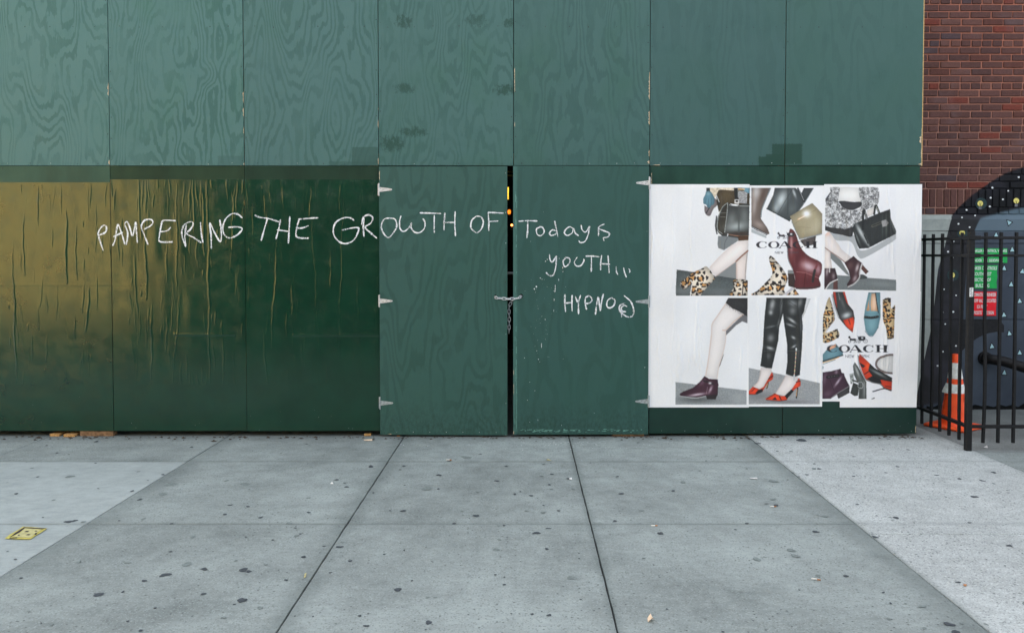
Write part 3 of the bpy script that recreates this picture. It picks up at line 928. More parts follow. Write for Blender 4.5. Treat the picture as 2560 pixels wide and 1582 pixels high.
sp = []
for (u, v, w, h) in [(1380, 5, 3, 8), (1562, 20, 5, 22), (1555, 100, 3, 14), (1552, 195, 2, 16), (1445, 500, 4, 28), (1405, 545, 3, 6), (1298, 605, 4, 5), (1418, 618, 3, 6), (1430, 640, 2, 4), (1388, 890, 3, 10), (1414, 1145, 2, 12), (1343, 1163, 3, 3), (1322, 973, 2, 5), (1343, 815, 2, 4), (1480, 445, 2, 4), (2346, 690, 5, 3), (1477, 272, 6, 5), (1436, 302, 2, 3), (1405, 100, 3, 6), (1620, 1192, 3, 3), (1905, 1085, 2, 2)]:
    x, z = wall(*G3((u, v))); sp.append((x, z, w * 0.00103, h * 0.00103))
for (u, v, w, h) in [(1400, 1105, 8, 10), (1385, 1125, 4, 10), (1565, 1110, 4, 30), (1595, 1045, 3, 14), (1435, 1030, 5, 6), (1450, 1040, 4, 3), (1630, 940, 3, 9), (1480, 885, 6, 4), (1495, 868, 5, 4), (1600, 860, 4, 3), (1632, 975, 3, 6), (1655, 1108, 2, 2), (1494, 1106, 2, 3), (1465, 455, 2, 2), (2365, 625, 2, 3), (1350, 712, 3, 2)]:
    x, z = wall(*G2((u, v))); sp.append((x, z, w * 0.00103, h * 0.00103))
for k in range(40):
    x, z = wall(*G3((RND.gauss(1450, 60), RND.uniform(-80, 620)))); sp.append((x, z, RND.uniform(.0008, .002), RND.uniform(.001, .004)))
specks(leafR, sp, M_white, -0.0219)

for i, a in ((2, -0.25), (3, 0.12), (4, 0.55)):
    cpt = Vector(((SEAM[i] + SEAM[i + 1]) / 2, 0.004, 0))
    LOWER[i].matrix_basis = Matrix.Translation(cpt) @ Matrix.Rotation(math.radians(a), 4, 'Z') @ Matrix.Translation(-cpt)
doorL.rotation_euler = (0, 0, math.radians(-1.0))
doorR.rotation_euler = (0, 0, math.radians(0.7))

# ------------------------------------------------------------------ chain
def link_mesh():
    bm = bmesh.new()
    R, Lh, r = 0.0105, 0.0100, 0.0038
    pts = []
    for k in range(9):
        a = -math.pi / 2 + math.pi * k / 8
        pts.append((Lh + R * math.cos(a), R * math.sin(a), 0))
    for k in range(9):
        a = math.pi / 2 + math.pi * k / 8
        pts.append((-Lh + R * math.cos(a), R * math.sin(a), 0))
    tube_bm(bm, pts, r, 7, closed=True)
    bmesh.ops.recalc_face_normals(bm, faces=bm.faces)
    me = bpy.data.meshes.new('link'); bm.to_mesh(me); bm.free()
    me.polygons.foreach_set('use_smooth', [True] * len(me.polygons))
    me.materials.append(M_chain)
    return me


LM = link_mesh()
chain = empty('chain', (hL[0], -0.05, hL[1]), 'steel chain tying the two gate doors together with its end hanging in the gap', 'chain')


def lay_chain(pts, n, horizontal=True):
    P = spline(pts, 0.004)
    d = np.concatenate([[0], np.cumsum(np.linalg.norm(np.diff(P, axis=0), axis=1))])
    pitch = 0.033
    n = int(d[-1] / pitch)
    for i in range(n + 1):
        s = i * d[-1] / n
        c = np.array([np.interp(s, d, P[:, k]) for k in range(3)])
        e = np.array([np.interp(min(s + 0.006, d[-1]), d, P[:, k]) for k in range(3)]) - np.array([np.interp(max(s - 0.006, 0), d, P[:, k]) for k in range(3)])
        t = Vector(e).normalized()
        q = t.to_track_quat('X', 'Z')
        m = Matrix.Translation(Vector(c)) @ q.to_matrix().to_4x4() @ Matrix.Rotation(math.radians((20 if horizontal else 0) + 90 * (i % 2)), 4, 'X')
        o = bpy.data.objects.new('link', LM)
        link(o, chain)
        o.matrix_basis = m


yl = -0.045
lay_chain([(hL[0], -0.010, hL[1] + 0.001), (hL[0] + 0.008, yl, hL[1] - 0.006), (hL[0] + 0.06, yl - 0.008, hL[1] - 0.012), (hL[0] + 0.12, yl - 0.012, hL[1] - 0.016), (hL[0] + 0.18, yl - 0.008, hL[1] - 0.013), (hR[0] - 0.012, yl, hR[1] - 0.008), (hR[0] - 0.002, -0.010, hR[1])], 9)
ax, az = wall(1281, 752); bx_, bz = wall(1273, 768); cx_, cz = wall(1272.5, 828)
lay_chain([(ax, 0.01, az), (bx_, 0.012, bz), (bx_, 0.012, (bz + cz) / 2), (cx_, 0.012, cz)], 7, False)

# ------------------------------------------------------------------ shims under the hoarding
M_blockA = simple('shim_wood', (0.42, 0.24, 0.09), 0.85, 0.2, var=0.35, scale=70)
M_blockB = simple('block_wood', (0.22, 0.13, 0.07), 0.9, 0.2, var=0.4, scale=40)


def block(u0, u1, v0, y0, y1, h, mat, label):
    xa, _ = ground(u0, v0); xb, _ = ground(u1, v0)
    bm = bmesh.new(); bm_box(bm, xa, xb, y0, y1, 0.001, h, 0.002)
    o = bm_obj('wood_block', bm, mat)
    tag(o, label, 'wood block', 'blocks propping up the hoarding')


block(126, 150, 1090, -0.005, 0.18, 0.024, M_blockA, 'leftmost thin pale plywood shim under the bottom edge of the hoarding')
block(159, 187, 1092, -0.03, 0.16, 0.024, M_blockA, 'thin pale plywood shim between another shim and a thick timber block')
block(200, 283, 1090, 0.006, 0.09, 0.047, M_blockB, 'thick brown timber block under the glossy green hoarding panels')
block(1532, 1612, 1093, 0.0, 0.09, 0.027, M_blockB, 'brown timber block under the right gate door beside the posters')
block(908, 925, 1092, 0.01, 0.06, 0.02, M_blockA, 'small pale wood chip under the hoarding beside the left gate door')

# ------------------------------------------------------------------ posters: the print is painted per vertex
class Canvas:
    def __init__(s, u0, v0, w, h, S):
        s.u0, s.v0, s.S = u0, v0, S
        s.W, s.H = int(w * S), int(h * S)
        s.img = np.full((s.H, s.W, 3), 229 / 255.0)
        s.clip = np.ones((s.H, s.W), bool)
        s.org = (0, 0); s.k = 5.305
        s.rng = np.random.default_rng(5)

    def P(s, pts):
        a = np.array(pts, float) / s.k + np.array(s.org)
        return (a - np.array([s.u0, s.v0])) * s.S

    def window(s, pts):
        s.clip[:] = True
        m, (y0, y1, x0, x1) = s.mask(s.P(pts))
        c = np.zeros_like(s.clip); c[y0:y1, x0:x1] = m
        s.clip = c

    def mask(s, Q):
        x0 = max(0, int(Q[:, 0].min())); x1 = min(s.W, int(Q[:, 0].max()) + 2)
        y0 = max(0, int(Q[:, 1].min())); y1 = min(s.H, int(Q[:, 1].max()) + 2)
        xs = np.arange(x0, x1) + 0.5
        m = np.zeros((max(0, y1 - y0), max(0, x1 - x0)), bool)
        A = Q; B = np.roll(Q, -1, 0)
        for r in range(y1 - y0):
            y = y0 + r + 0.5
            c = (A[:, 1] <= y) != (B[:, 1] <= y)
            if not c.any(): continue
            a, b = A[c], B[c]
            xi = np.sort(a[:, 0] + (y - a[:, 1]) * (b[:, 0] - a[:, 0]) / (b[:, 1] - a[:, 1]))
            m[r] = (np.searchsorted(xi, xs) % 2) == 1
        return m, (y0, y1, x0, x1)

    def region(s, pts, smooth=True):
        Q = s.P(pts)
        if smooth: Q = spline(Q, 4.0, closed=True)
        m, b = s.mask(Q)
        y0, y1, x0, x1 = b
        return m & s.clip[y0:y1, x0:x1], b

    def paint(s, reg, c, a=1.0):
        m, (y0, y1, x0, x1) = reg
        v = s.img[y0:y1, x0:x1]
        c = np.array(c, float) / 255.0 if not isinstance(c, np.ndarray) else c
        w = (m * a)[..., None]
        v[...] = v * (1 - w) + c * w

    def volume(s, reg, k=0.34):
        m, (y0, y1, x0, x1) = reg
        if m.size == 0 or not m.any(): return
        area = m.sum(); per = max(m.shape)
        R = int(max(2, min(26, 0.42 * area / per)))
        f = np.pad(m.astype(float), R * 2)
        for _ in range(2):
            for ax in (0, 1):
                cs = np.cumsum(f, ax)
                f = (np.roll(cs, -R, ax) - np.roll(cs, R, ax)) / (2 * R)
        lit = np.roll(f, (-R // 2, R // 2), (0, 1)) - np.roll(f, (R // 2, -R // 2), (0, 1))
        f = f[R * 2:-R * 2, R * 2:-R * 2]; lit = lit[R * 2:-R * 2, R * 2:-R * 2]
        g_ = (1 - k) + k * np.clip((f - 0.45) / 0.5, 0, 1) - 0.30 * k * lit
        v = s.img[y0:y1, x0:x1]
        v[...] = np.where(m[..., None], v * g_[..., None], v)

    def poly(s, pts, c, smooth=True, a=1.0, noise=0.0):
        r = s.region(pts, smooth)
        s.paint(r, c, a)
        big = r[0].sum() > 0.3 * s.clip.sum()
        grey = max(c) - min(c) < 9 and 100 < min(c) < 200
        if a == 1.0 and not big and not grey: s.volume(r, 0.10 if min(c) > 190 else 0.18)
        if noise:
            m, (y0, y1, x0, x1) = r
            n = s.rng.normal(0, noise / 255.0, m.shape)
            n = (n + np.roll(n, 1, 1) + np.roll(n, 1, 0) + np.roll(n, 2, 1)) / 2
            s.img[y0:y1, x0:x1] += (n * m)[..., None]
        return r

    def blob(s, reg, x, y, rx, ry, ang, c, a=0.8):
        m, (y0, y1, x0, x1) = reg
        q = s.P([(x, y)])[0]
        yy, xx = np.mgrid[y0:y1, x0:x1]
        dx, dy = xx - q[0], yy - q[1]
        k = s.S / s.k
        ca, sa = math.cos(math.radians(ang)), math.sin(math.radians(ang))
        e = ((dx * ca + dy * sa) / (rx * k)) ** 2 + ((-dx * sa + dy * ca) / (ry * k)) ** 2
        w = (np.exp(-e) * m * a)[..., None]
        v = s.img[y0:y1, x0:x1]
        v[...] = v * (1 - w) + np.array(c) / 255.0 * w

    def stroke(s, pts, w, c, a=1.0, dash=None, smooth=True):
        Q = s.P(pts)
        C = spline(Q, 1.2) if smooth else spline(Q, 1.2)
        r = w * s.S / s.k / 2
        rr = int(r + 2)
        x0 = max(0, int(C[:, 0].min()) - rr); x1 = min(s.W, int(C[:, 0].max()) + rr + 1)
        y0 = max(0, int(C[:, 1].min()) - rr); y1 = min(s.H, int(C[:, 1].max()) + rr + 1)
        cov = np.zeros((y1 - y0, x1 - x0))
        for i, (px, py) in enumerate(C):
            if dash and (i // dash) % 2: continue
            ax0, ax1 = int(px - rr), int(px + rr + 2); ay0, ay1 = int(py - rr), int(py + rr + 2)
            ax0, ay0 = max(ax0, x0), max(ay0, y0); ax1, ay1 = min(ax1, x1), min(ay1, y1)
            if ax1 <= ax0 or ay1 <= ay0: continue
            yy, xx = np.mgrid[ay0:ay1, ax0:ax1]
            d = np.hypot(xx + 0.5 - px, yy + 0.5 - py)
            t = np.clip(r + 0.5 - d, 0, 1)
            sub = cov[ay0 - y0:ay1 - y0, ax0 - x0:ax1 - x0]
            np.maximum(sub, t, out=sub)
        cov *= s.clip[y0:y1, x0:x1]
        v = s.img[y0:y1, x0:x1]
        w_ = (cov * a)[..., None]
        v[...] = v * (1 - w_) + np.array(c) / 255.0 * w_

    def leopard(s, pts, seed=0, size=62, base=(232, 220, 202), mid=(212, 160, 100)):
        r = s.region(pts)
        s.paint(r, base)
        m, (y0, y1, x0, x1) = r
        rng = np.random.default_rng(seed)
        k = s.S / s.k * size * 1.22
        yy, xx = np.mgrid[y0:y1, x0:x1]
        v = s.img[y0:y1, x0:x1]
        row = 0
        gy = y0
        while gy < y1 + k:
            gx = x0 + (row % 2) * k * 0.5
            while gx < x1 + k:
                cx = gx + rng.uniform(-.22, .22) * k; cy = gy + rng.uniform(-.22, .22) * k
                R = k * rng.uniform(0.28, 0.40); p1, p2 = rng.uniform(0, 6.3, 2); sq = rng.uniform(.75, 1.25)
                b = int(R * 1.9) + 2
                ay0, ay1 = max(0, int(cy) - b - y0), min(y1 - y0, int(cy) + b - y0)
                ax0, ax1 = max(0, int(cx) - b - x0), min(x1 - x0, int(cx) + b - x0)
                if ay1 > ay0 and ax1 > ax0:
                    dx = (xx[ay0:ay1, ax0:ax1] - cx) * sq; dy = (yy[ay0:ay1, ax0:ax1] - cy) / sq
                    d = np.hypot(dx, dy); th = np.arctan2(dy, dx)
                    Rw = R * (1 + 0.18 * np.sin(3 * th + p1) + 0.12 * np.sin(5 * th + p2))
                    mm = m[ay0:ay1, ax0:ax1]
                    sub = v[ay0:ay1, ax0:ax1]
                    if rng.random() < 0.75:
                        sub[(d < Rw * 0.9) & mm] = np.array(mid) / 255
                        ring = (np.abs(d - Rw) < R * 0.36) & (np.sin(th * (2 if rng.random() < .5 else 3) + p2) > -0.72) & mm
                    else:
                        ring = (d < Rw * 0.75) & mm
                    sub[ring] = np.array((42, 34, 32)) / 255
                gx += k
            gy += k * 0.86; row += 1
        s.volume(r, 0.22)
        return r

    def fur(s, pts, lo=70, hi=225, seed=1):
        r = s.region(pts)
        m, (y0, y1, x0, x1) = r
        rng = np.random.default_rng(seed)
        n = rng.normal(0, 1, m.shape)
        n = (n + np.roll(n, 1, 0) + np.roll(n, 2, 0) + np.roll(np.roll(n, 3, 0), 1, 1)) / 2
        b = smooth_noise(m.shape[1], m.shape[0], 14, 12, rng) * 0.7 + smooth_noise(m.shape[1], m.shape[0], 5, 7, rng) * 0.6
        g_ = np.clip(0.56 + 0.26 * n + 0.30 * b, 0, 1)
        g_ = (lo + (hi - lo) * g_) / 255
        s.paint(r, np.repeat(g_[..., None], 3, 2))
        return r

    def logo(s, x0, y0, kx, ky, c=(40, 38, 44)):
        """wordmark and carriage emblem: x0,y0 top-left of the word, unit = letter height"""
        def T(p): return [(x0 + a * kx, y0 + b * ky) for a, b in p]
        def ell(cx, cy, rx, ry, n=40): return [(cx + rx * math.cos(t), cy + ry * math.sin(t)) for t in np.linspace(0, 2 * math.pi, n, endpoint=False)]
        def ring(cx, w_in, open_):
            o = s.mask(s.P(T(ell(cx, 0.5, 0.83, 0.5))))
            i = s.mask(s.P(T(ell(cx + (0.12 if open_ else 0), 0.5, w_in, 0.455))))
            m, (a0, a1, b0, b1) = o
            full = np.zeros((s.H, s.W), bool); full[a0:a1, b0:b1] = m
            mi, (c0, c1, d0, d1) = i
            full[c0:c1, d0:d1] &= ~mi
            if open_:
                q, (e0, e1, f0, f1) = s.mask(s.P(T([(cx + .25, .27), (cx + 1, .27), (cx + 1, .75), (cx + .25, .75)])))
                full[e0:e1, f0:f1] &= ~q
            full &= s.clip
            s.paint((full, (0, s.H, 0, s.W)), c, 0.92)
        ring(0.83, 0.52, True); s.poly(T([(1.42, 0.03), (1.48, 0.03), (1.48, 0.36), (1.42, 0.3)]), c, False)
        ring(2.58, 0.44, False)
        s.poly(T([(4.06, 0), (4.32, 0), (5.22, 1), (4.62, 1)]), c, False)
        s.stroke(T([(4.12, .03), (3.42, 1)]), 0.08 * ky, c); s.stroke(T([(3.7, .68), (4.5, .68)]), 0.06 * ky, c)
        s.stroke(T([(3.3, .98), (3.62, .98)]), 0.05 * ky, c); s.stroke(T([(4.5, .98), (5.35, .98)]), 0.05 * ky, c)
        ring(6.15, 0.52, True); s.poly(T([(6.74, 0.03), (6.8, 0.03), (6.8, 0.36), (6.74, 0.3)]), c, False)
        for a in (7.35, 8.35):
            s.poly(T([(a, 0), (a + .42, 0), (a + .42, 1), (a, 1)]), c, False)
            for b in (0.02, 0.98): s.stroke(T([(a - .17, b), (a + .59, b)]), 0.05 * ky, c)
        s.stroke(T([(7.7, .48), (8.4, .48)]), 0.06 * ky, c)

    def thin_text(s, txt, x, y, w, h, lw, c):
        G = {'N': [[(0, 1), (0, 0), (1, 1), (1, 0)]], 'E': [[(1, 0), (0, 0), (0, 1), (1, 1)], [(0, .5), (.85, .5)]], 'W': [[(0, 0), (.27, 1), (.5, .1), (.73, 1), (1, 0)]],
             'Y': [[(0, 0), (.5, .5), (1, 0)], [(.5, .5), (.5, 1)]], 'R': [[(0, 1), (0, 0), (.8, 0), (1, .25), (.8, .5), (0, .5)], [(.5, .5), (1, 1)]], 'K': [[(0, 0), (0, 1)], [(1, 0), (0, .55)], [(.35, .4), (1, 1)]],
             'O': [[(.5 + .5 * math.cos(t), .5 + .5 * math.sin(t)) for t in np.linspace(0, 6.283, 17)]]}
        pitch = w / len(txt)
        for i, ch in enumerate(txt):
            for st in G.get(ch, []):
                for a, b in zip(st[:-1], st[1:]):
                    s.stroke([(x + (i + a[0] * .74) * pitch, y + a[1] * h), (x + (i + b[0] * .74) * pitch, y + b[1] * h)], lw, c, 0.85)

    def carriage(s, x, y, w, h, c=(45, 46, 50)):
        def T(p): return [(x + a * w, y + b * h) for a, b in p]
        s.poly(T([(.02, .12), (.07, .0), (.12, .1), (.13, .3), (.22, .4), (.36, .38), (.41, .5), (.36, .66), (.2, .66), (.1, .6), (.08, .35), (.02, .3)]), c)
        for a in ((.12, .6, .02, .8, .06, 1), (.16, .6, .13, .85, .1, .95), (.33, .6, .36, .8, .31, 1), (.36, .6, .42, .8, .4, 1)):
            s.stroke(T([(a[0], a[1]), (a[2], a[3]), (a[4], a[5])]), 7, c)
        s.stroke(T([(.36, .52), (.5, .55)]), 5, c)
        s.poly(T([(.55, .1), (.86, .1), (.88, .5), (.8, .66), (.62, .66), (.52, .45)]), c)
        s.poly(T([(.68, .17), (.78, .17), (.78, .42), (.68, .42)]), (205, 205, 208), False)
        s.stroke(T([(.5, .02), (.55, .3)]), 6, c)
        for (cx, r) in ((.56, .17), (.9, .26)):
            s.stroke([(x + w * cx + r * h * math.cos(t) * 1.15, y + h * (1 - r * 1.0) + r * h * math.sin(t)) for t in np.linspace(0, 6.283, 17)], 4, c)
            for t in np.linspace(0, math.pi, 4, endpoint=False):
                s.stroke([(x + w * cx + r * h * math.cos(t) * q, y + h * (1 - r) + r * h * math.sin(t) * q) for q in (-1, 1)], 2, c, 0.6)


CV = Canvas(1605, 445, 710, 590, 2.4)
SKIN = (235, 226, 221)

# -- top left: coat, bag, long step in spotted boots
CV.org = (1680, 460); CV.window([(52, 52), (1032, 52), (1000, 1480), (50, 1480)])
CV.poly([(50, 50), (1035, 50), (1000, 1480), (50, 1480)], (227, 227, 227), False)
fl = CV.poly([(62, 1135), (300, 1170), (590, 1215), (850, 1255), (1005, 1280), (1000, 1490), (45, 1490)], (88, 95, 95), False, noise=9)
CV.blob(fl, 150, 1420, 200, 60, 0, (120, 126, 126), .6); CV.blob(fl, 620, 1440, 160, 60, 0, (125, 130, 130), .5)
CV.poly([(580, 1215), (850, 1030), (850, 1255)], (120, 124, 124), False, .9)
CV.poly([(612, 690), (880, 690), (875, 755), (690, 878), (612, 850), (602, 790)], (122, 127, 128), False)
CV.poly([(430, 290), (470, 300), (560, 190), (605, 270), (550, 330), (500, 425), (440, 390)], (128, 118, 118))
ct = CV.poly([(600, 50), (1035, 50), (1028, 295), (760, 262), (700, 280), (620, 375), (588, 220)], (74, 62, 42), False, noise=10)
CV.blob(ct, 720, 150, 70, 90, 0, (104, 92, 66), .5)
CV.poly([(585, 130), (640, 250), (615, 300), (590, 200)], (40, 40, 38), False); CV.stroke([(588, 150), (625, 240)], 12, (190, 190, 186))
CV.poly([(880, 90), (1000, 100), (990, 262), (870, 250)], (150, 150, 150), False, noise=26)
f_ = CV.fur([(500, 48), (830, 55), (820, 88), (640, 78), (600, 120), (560, 195), (520, 130)], 150, 240, 3); CV.paint(f_, (226, 196, 146), 0.45)
CV.poly([(930, 50), (1035, 50), (1032, 125), (965, 100)], (112, 152, 166)); CV.stroke([(880, 70), (960, 72)], 14, (225, 190, 140))
CV.poly([(455, 48), (500, 48), (505, 105), (455, 110)], (50, 54, 54), False)
gl = CV.poly([(455, 102), (510, 100), (562, 190), (555, 270), (525, 285), (500, 325), (478, 320), (450, 275), (418, 262), (415, 200), (440, 140)], (98, 138, 152))
CV.blob(gl, 480, 130, 30, 25, 0, (140, 175, 185), .7)
for q in ([(450, 190), (445, 265)], [(485, 200), (478, 300)], [(520, 190), (520, 280)]): CV.stroke(q, 7, (66, 98, 112))
CV.stroke([(492, 320), (455, 385)], 14, (45, 45, 48))
bg = CV.poly([(735, 250), (830, 290), (1030, 292), (1020, 690), (700, 692), (640, 670), (598, 620), (582, 560), (602, 450), (645, 350), (695, 275)], (66, 68, 66))
CV.poly([(735, 262), (728, 400), (698, 660), (640, 655), (610, 600), (610, 520), (640, 400)], (58, 53, 43))
CV.blob(bg, 860, 560, 150, 60, -8, (176, 184, 182), .85); CV.blob(bg, 960, 430, 60, 130, 0, (120, 126, 124), .7); CV.blob(bg, 790, 470, 60, 90, 10, (140, 146, 144), .6)
CV.blob(bg, 900, 655, 160, 22, 0, (62, 48, 40), .9)
CV.stroke([(738, 258), (727, 400), (698, 640)], 8, (200, 205, 202), dash=3)
CV.stroke([(735, 252), (670, 305), (625, 400), (600, 520), (606, 610), (665, 660)], 7, (176, 180, 176)); CV.stroke([(640, 385), (710, 385)], 5, (150, 150, 146)); CV.stroke([(640, 440), (708, 438)], 5, (150, 150, 146))
CV.stroke([(590, 430), (578, 560), (595, 660)], 16, (62, 62, 60)); CV.stroke([(760, 280), (850, 292), (1030, 296)], 7, (196, 198, 194)); CV.stroke([(740, 668), (880, 690), (1015, 690)], 9, (158, 112, 84))
CV.stroke([(885, 300), (885, 640)], 26, (74, 78, 76), .6); CV.stroke([(740, 665), (735, 690)], 12, (220, 220, 220)); CV.stroke([(745, 690), (700, 780), (695, 860)], 6, (80, 84, 84))
CV.stroke([(845, 55), (850, 140), (862, 215)], 48, (32, 34, 33)); CV.stroke([(872, 60), (876, 180)], 7, (130, 132, 130)); CV.poly([(830, 205), (886, 205), (886, 266), (830, 262)], (222, 220, 216), False); CV.poly([(842, 216), (874, 216), (874, 244), (842, 244)], (42, 36, 34), False)
CV.poly([(875, 690), (1015, 690), (1010, 756), (880, 756)], (82, 58, 40), False)
lg2 = CV.poly([(850, 1040), (1003, 880), (990, 1080), (972, 1290), (860, 1290), (850, 1150)], (226, 214, 207), False)
CV.stroke([(855, 1050), (858, 1280)], 16, (196, 170, 158), .7); CV.stroke([(1000, 890), (975, 1120), (972, 1280)], 12, (150, 140, 138), .8)
lg = CV.poly([(895, 752), (1012, 745), (1008, 880), (850, 1012), (700, 1120), (570, 1228), (492, 1115), (640, 958), (715, 882), (800, 808)], SKIN, False)
CV.stroke([(1005, 885), (930, 950), (845, 1030)], 20, (128, 88, 70), .9); CV.stroke([(845, 1025), (700, 1132), (580, 1225)], 12, (208, 182, 170), .7); CV.stroke([(495, 1112), (640, 955), (800, 806)], 9, (214, 194, 184), .7)
CV.leopard([(465, 1098), (562, 1238), (548, 1282), (480, 1350), (400, 1445), (365, 1490), (240, 1490), (262, 1350), (240, 1328), (160, 1397), (105, 1320), (180, 1250), (270, 1180), (380, 1130)], 1, 76)
CV.stroke([(264, 1335), (242, 1485)], 12, (232, 228, 224)); CV.stroke([(262, 1320), (160, 1395), (108, 1322)], 8, (60, 54, 52))
CV.leopard([(820, 1275), (998, 1288), (998, 1490), (772, 1490), (790, 1420), (820, 1370)], 2, 66); CV.stroke([(945, 1288), (932, 1480)], 12, (40, 36, 36))

# -- top middle: scattered boots with the wordmark
CV.org = (1870, 460); CV.window([(45, 52), (985, 52), (978, 1472), (45, 1472)])
CV.poly([(40, 50), (990, 50), (985, 1480), (40, 1480)], (229, 229, 230), False)
CV.poly([(40, 590), (245, 688), (240, 720), (40, 640)], (172, 177, 178), False)
b1 = CV.poly([(50, 48), (292, 48), (235, 190), (175, 380), (168, 450), (200, 505), (262, 600), (262, 668), (40, 560), (40, 300)], (118, 104, 96))
CV.blob(b1, 105, 110, 55, 110, 8, (200, 196, 193), .85); CV.blob(b1, 80, 300, 30, 130, 5, (168, 158, 152), .8); CV.blob(b1, 150, 540, 80, 40, 25, (165, 152, 146), .7); CV.blob(b1, 190, 160, 30, 120, 20, (84, 68, 60), .7)
CV.stroke([(302, 50), (240, 195), (184, 340), (172, 440)], 12, (120, 130, 132)); CV.stroke([(45, 568), (140, 612), (245, 668)], 22, (58, 60, 62)); CV.stroke([(50, 572), (245, 668)], 8, (228, 228, 228), dash=3)
b2 = CV.poly([(355, 48), (625, 48), (700, 130), (745, 240), (690, 340), (550, 492), (400, 410), (248, 325), (290, 240), (330, 150)], (74, 80, 81), False)
CV.blob(b2, 440, 210, 60, 120, 22, (206, 214, 214), .9); CV.blob(b2, 370, 320, 40, 60, 20, (180, 188, 188), .7); CV.blob(b2, 610, 120, 16, 60, -20, (210, 214, 214), .8); CV.blob(b2, 580, 330, 60, 70, 0, (100, 108, 108), .7)
CV.stroke([(592, 60), (480, 250), (400, 392)], 5, (44, 50, 52)); CV.stroke([(530, 60), (525, 400)], 22, (60, 66, 67), .5); CV.stroke([(250, 328), (550, 490)], 15, (50, 58, 60))
CV.poly([(740, 55), (866, 55), (760, 232), (738, 230), (705, 130)], (66, 71, 72), False); CV.stroke([(866, 58), (745, 255), (672, 355)], 9, (104, 114, 116)); CV.stroke([(660, 60), (712, 160), (745, 238)], 24, (48, 52, 53)); CV.stroke([(672, 64), (738, 215)], 7, (205, 205, 205), dash=2)
b3 = CV.poly([(555, 430), (735, 320), (850, 255), (915, 320), (988, 400), (980, 662), (880, 684), (680, 735), (640, 640), (592, 550), (580, 490)], (162, 152, 124), False, noise=4)
CV.blob(b3, 900, 560, 80, 120, 30, (184, 176, 152), .6); CV.blob(b3, 650, 600, 60, 60, 0, (142, 132, 104), .6)
CV.stroke([(612, 535), (770, 420), (915, 332)], 4, (116, 106, 84)); CV.stroke([(660, 570), (830, 580)], 4, (130, 120, 96)); CV.stroke([(580, 500), (640, 640), (690, 730)], 10, (130, 134, 134)); CV.stroke([(680, 730), (830, 700), (980, 662)], 15, (134, 139, 141))
CV.stroke([(665, 470), (760, 420)], 28, (196, 164, 126)); CV.stroke([(670, 468), (755, 424)], 8, (240, 230, 214)); CV.blob(b3, 775, 395, 50, 45, 0, (255, 255, 255), 1.0)
CV.poly([(690, 745), (900, 690), (888, 800), (748, 832)], (92, 84, 82), False, noise=10)
CV.poly([(527, 1150), (600, 1150), (642, 1382), (535, 1352)], (64, 50, 46), False); CV.poly([(530, 1142), (602, 1142), (606, 1190), (528, 1188)], (128, 132, 132), False)
b4 = CV.poly([(550, 612), (602, 618), (640, 680), (680, 800), (740, 900), (830, 970), (938, 1022), (978, 1070), (970, 1180), (940, 1250), (942, 1372), (642, 1388), (622, 1250), (588, 1120), (532, 1000), (525, 850)], (106, 50, 52))
CV.blob(b4, 572, 790, 20, 130, 0, (196, 158, 158), .8); CV.blob(b4, 800, 1090, 110, 60, 22, (214, 192, 198), .85); CV.blob(b4, 930, 1130, 30, 60, 0, (190, 160, 168), .6); CV.blob(b4, 660, 1000, 40, 150, 12, (76, 32, 36), .6)
CV.blob(b4, 800, 1300, 150, 60, 0, (84, 36, 40), .6)
CV.stroke([(640, 1165), (760, 1180), (935, 1245)], 8, (160, 108, 108)); CV.stroke([(760, 1185), (740, 1370)], 8, (70, 28, 32)); CV.stroke([(640, 1384), (800, 1378), (942, 1360)], 16, (62, 56, 56)); CV.stroke([(925, 1050), (880, 1150)], 26, (120, 66, 70)); CV.stroke([(885, 1145), (868, 1220), (858, 1290)], 32, (46, 44, 42)); CV.stroke([(530, 700), (522, 850), (535, 1000), (590, 1130)], 14, (128, 128, 130), .8)
CV.leopard([(300, 953), (345, 990), (450, 1110), (522, 1240), (500, 1330), (475, 1400), (470, 1490), (40, 1490), (130, 1410), (230, 1310), (310, 1220), (320, 1150), (290, 1050), (278, 985)], 4, 84)
CV.leopard([(500, 1480), (600, 1375), (640, 1420), (672, 1490)], 5, 70); CV.poly([(468, 1470), (580, 1368), (612, 1390), (500, 1480)], (192, 188, 192), False)
CV.carriage(385, 640, 255, 86, (62, 58, 62)); CV.logo(108, 762, 90.5, 90); CV.thin_text('NEW YORK', 355, 897, 325, 25, 5, (70, 70, 76))

# -- top right: fur, tote bag, ankle boots
CV.org = (2055, 460); CV.window([(45, 45), (982, 45), (982, 1416), (30, 1396)])
CV.poly([(25, 40), (990, 40), (990, 1420), (25, 1420)], (227, 227, 228), False)
fl = CV.poly([(25, 1195), (205, 1208), (370, 1220), (540, 1240), (985, 1270), (985, 1425), (25, 1400)], (112, 118, 118), False, noise=8)
CV.blob(fl, 800, 1330, 200, 40, 4, (140, 146, 145), .6)
CV.poly([(90, 640), (440, 690), (480, 860), (620, 860), (982, 668), (960, 745), (580, 970), (480, 960), (385, 770), (180, 745)], (170, 173, 174))
CV.poly([(105, 890), (250, 1010), (372, 1222), (320, 1195), (115, 990)], (120, 124, 123), False); CV.poly([(520, 1200), (600, 1240), (540, 1260), (380, 1260)], (74, 78, 78))
CV.poly([(40, 205), (112, 105), (60, 290)], (72, 72, 78), False)
CV.poly([(230, 40), (490, 50), (520, 240), (215, 225)], (233, 231, 227), False)
CV.fur([(110, 40), (232, 45), (214, 218), (258, 300), (400, 350), (520, 300), (495, 45), (732, 40), (740, 262), (610, 330), (542, 362), (525, 470), (440, 520), (380, 580), (300, 602), (40, 565), (42, 300), (110, 120)], 52, 236, 7)
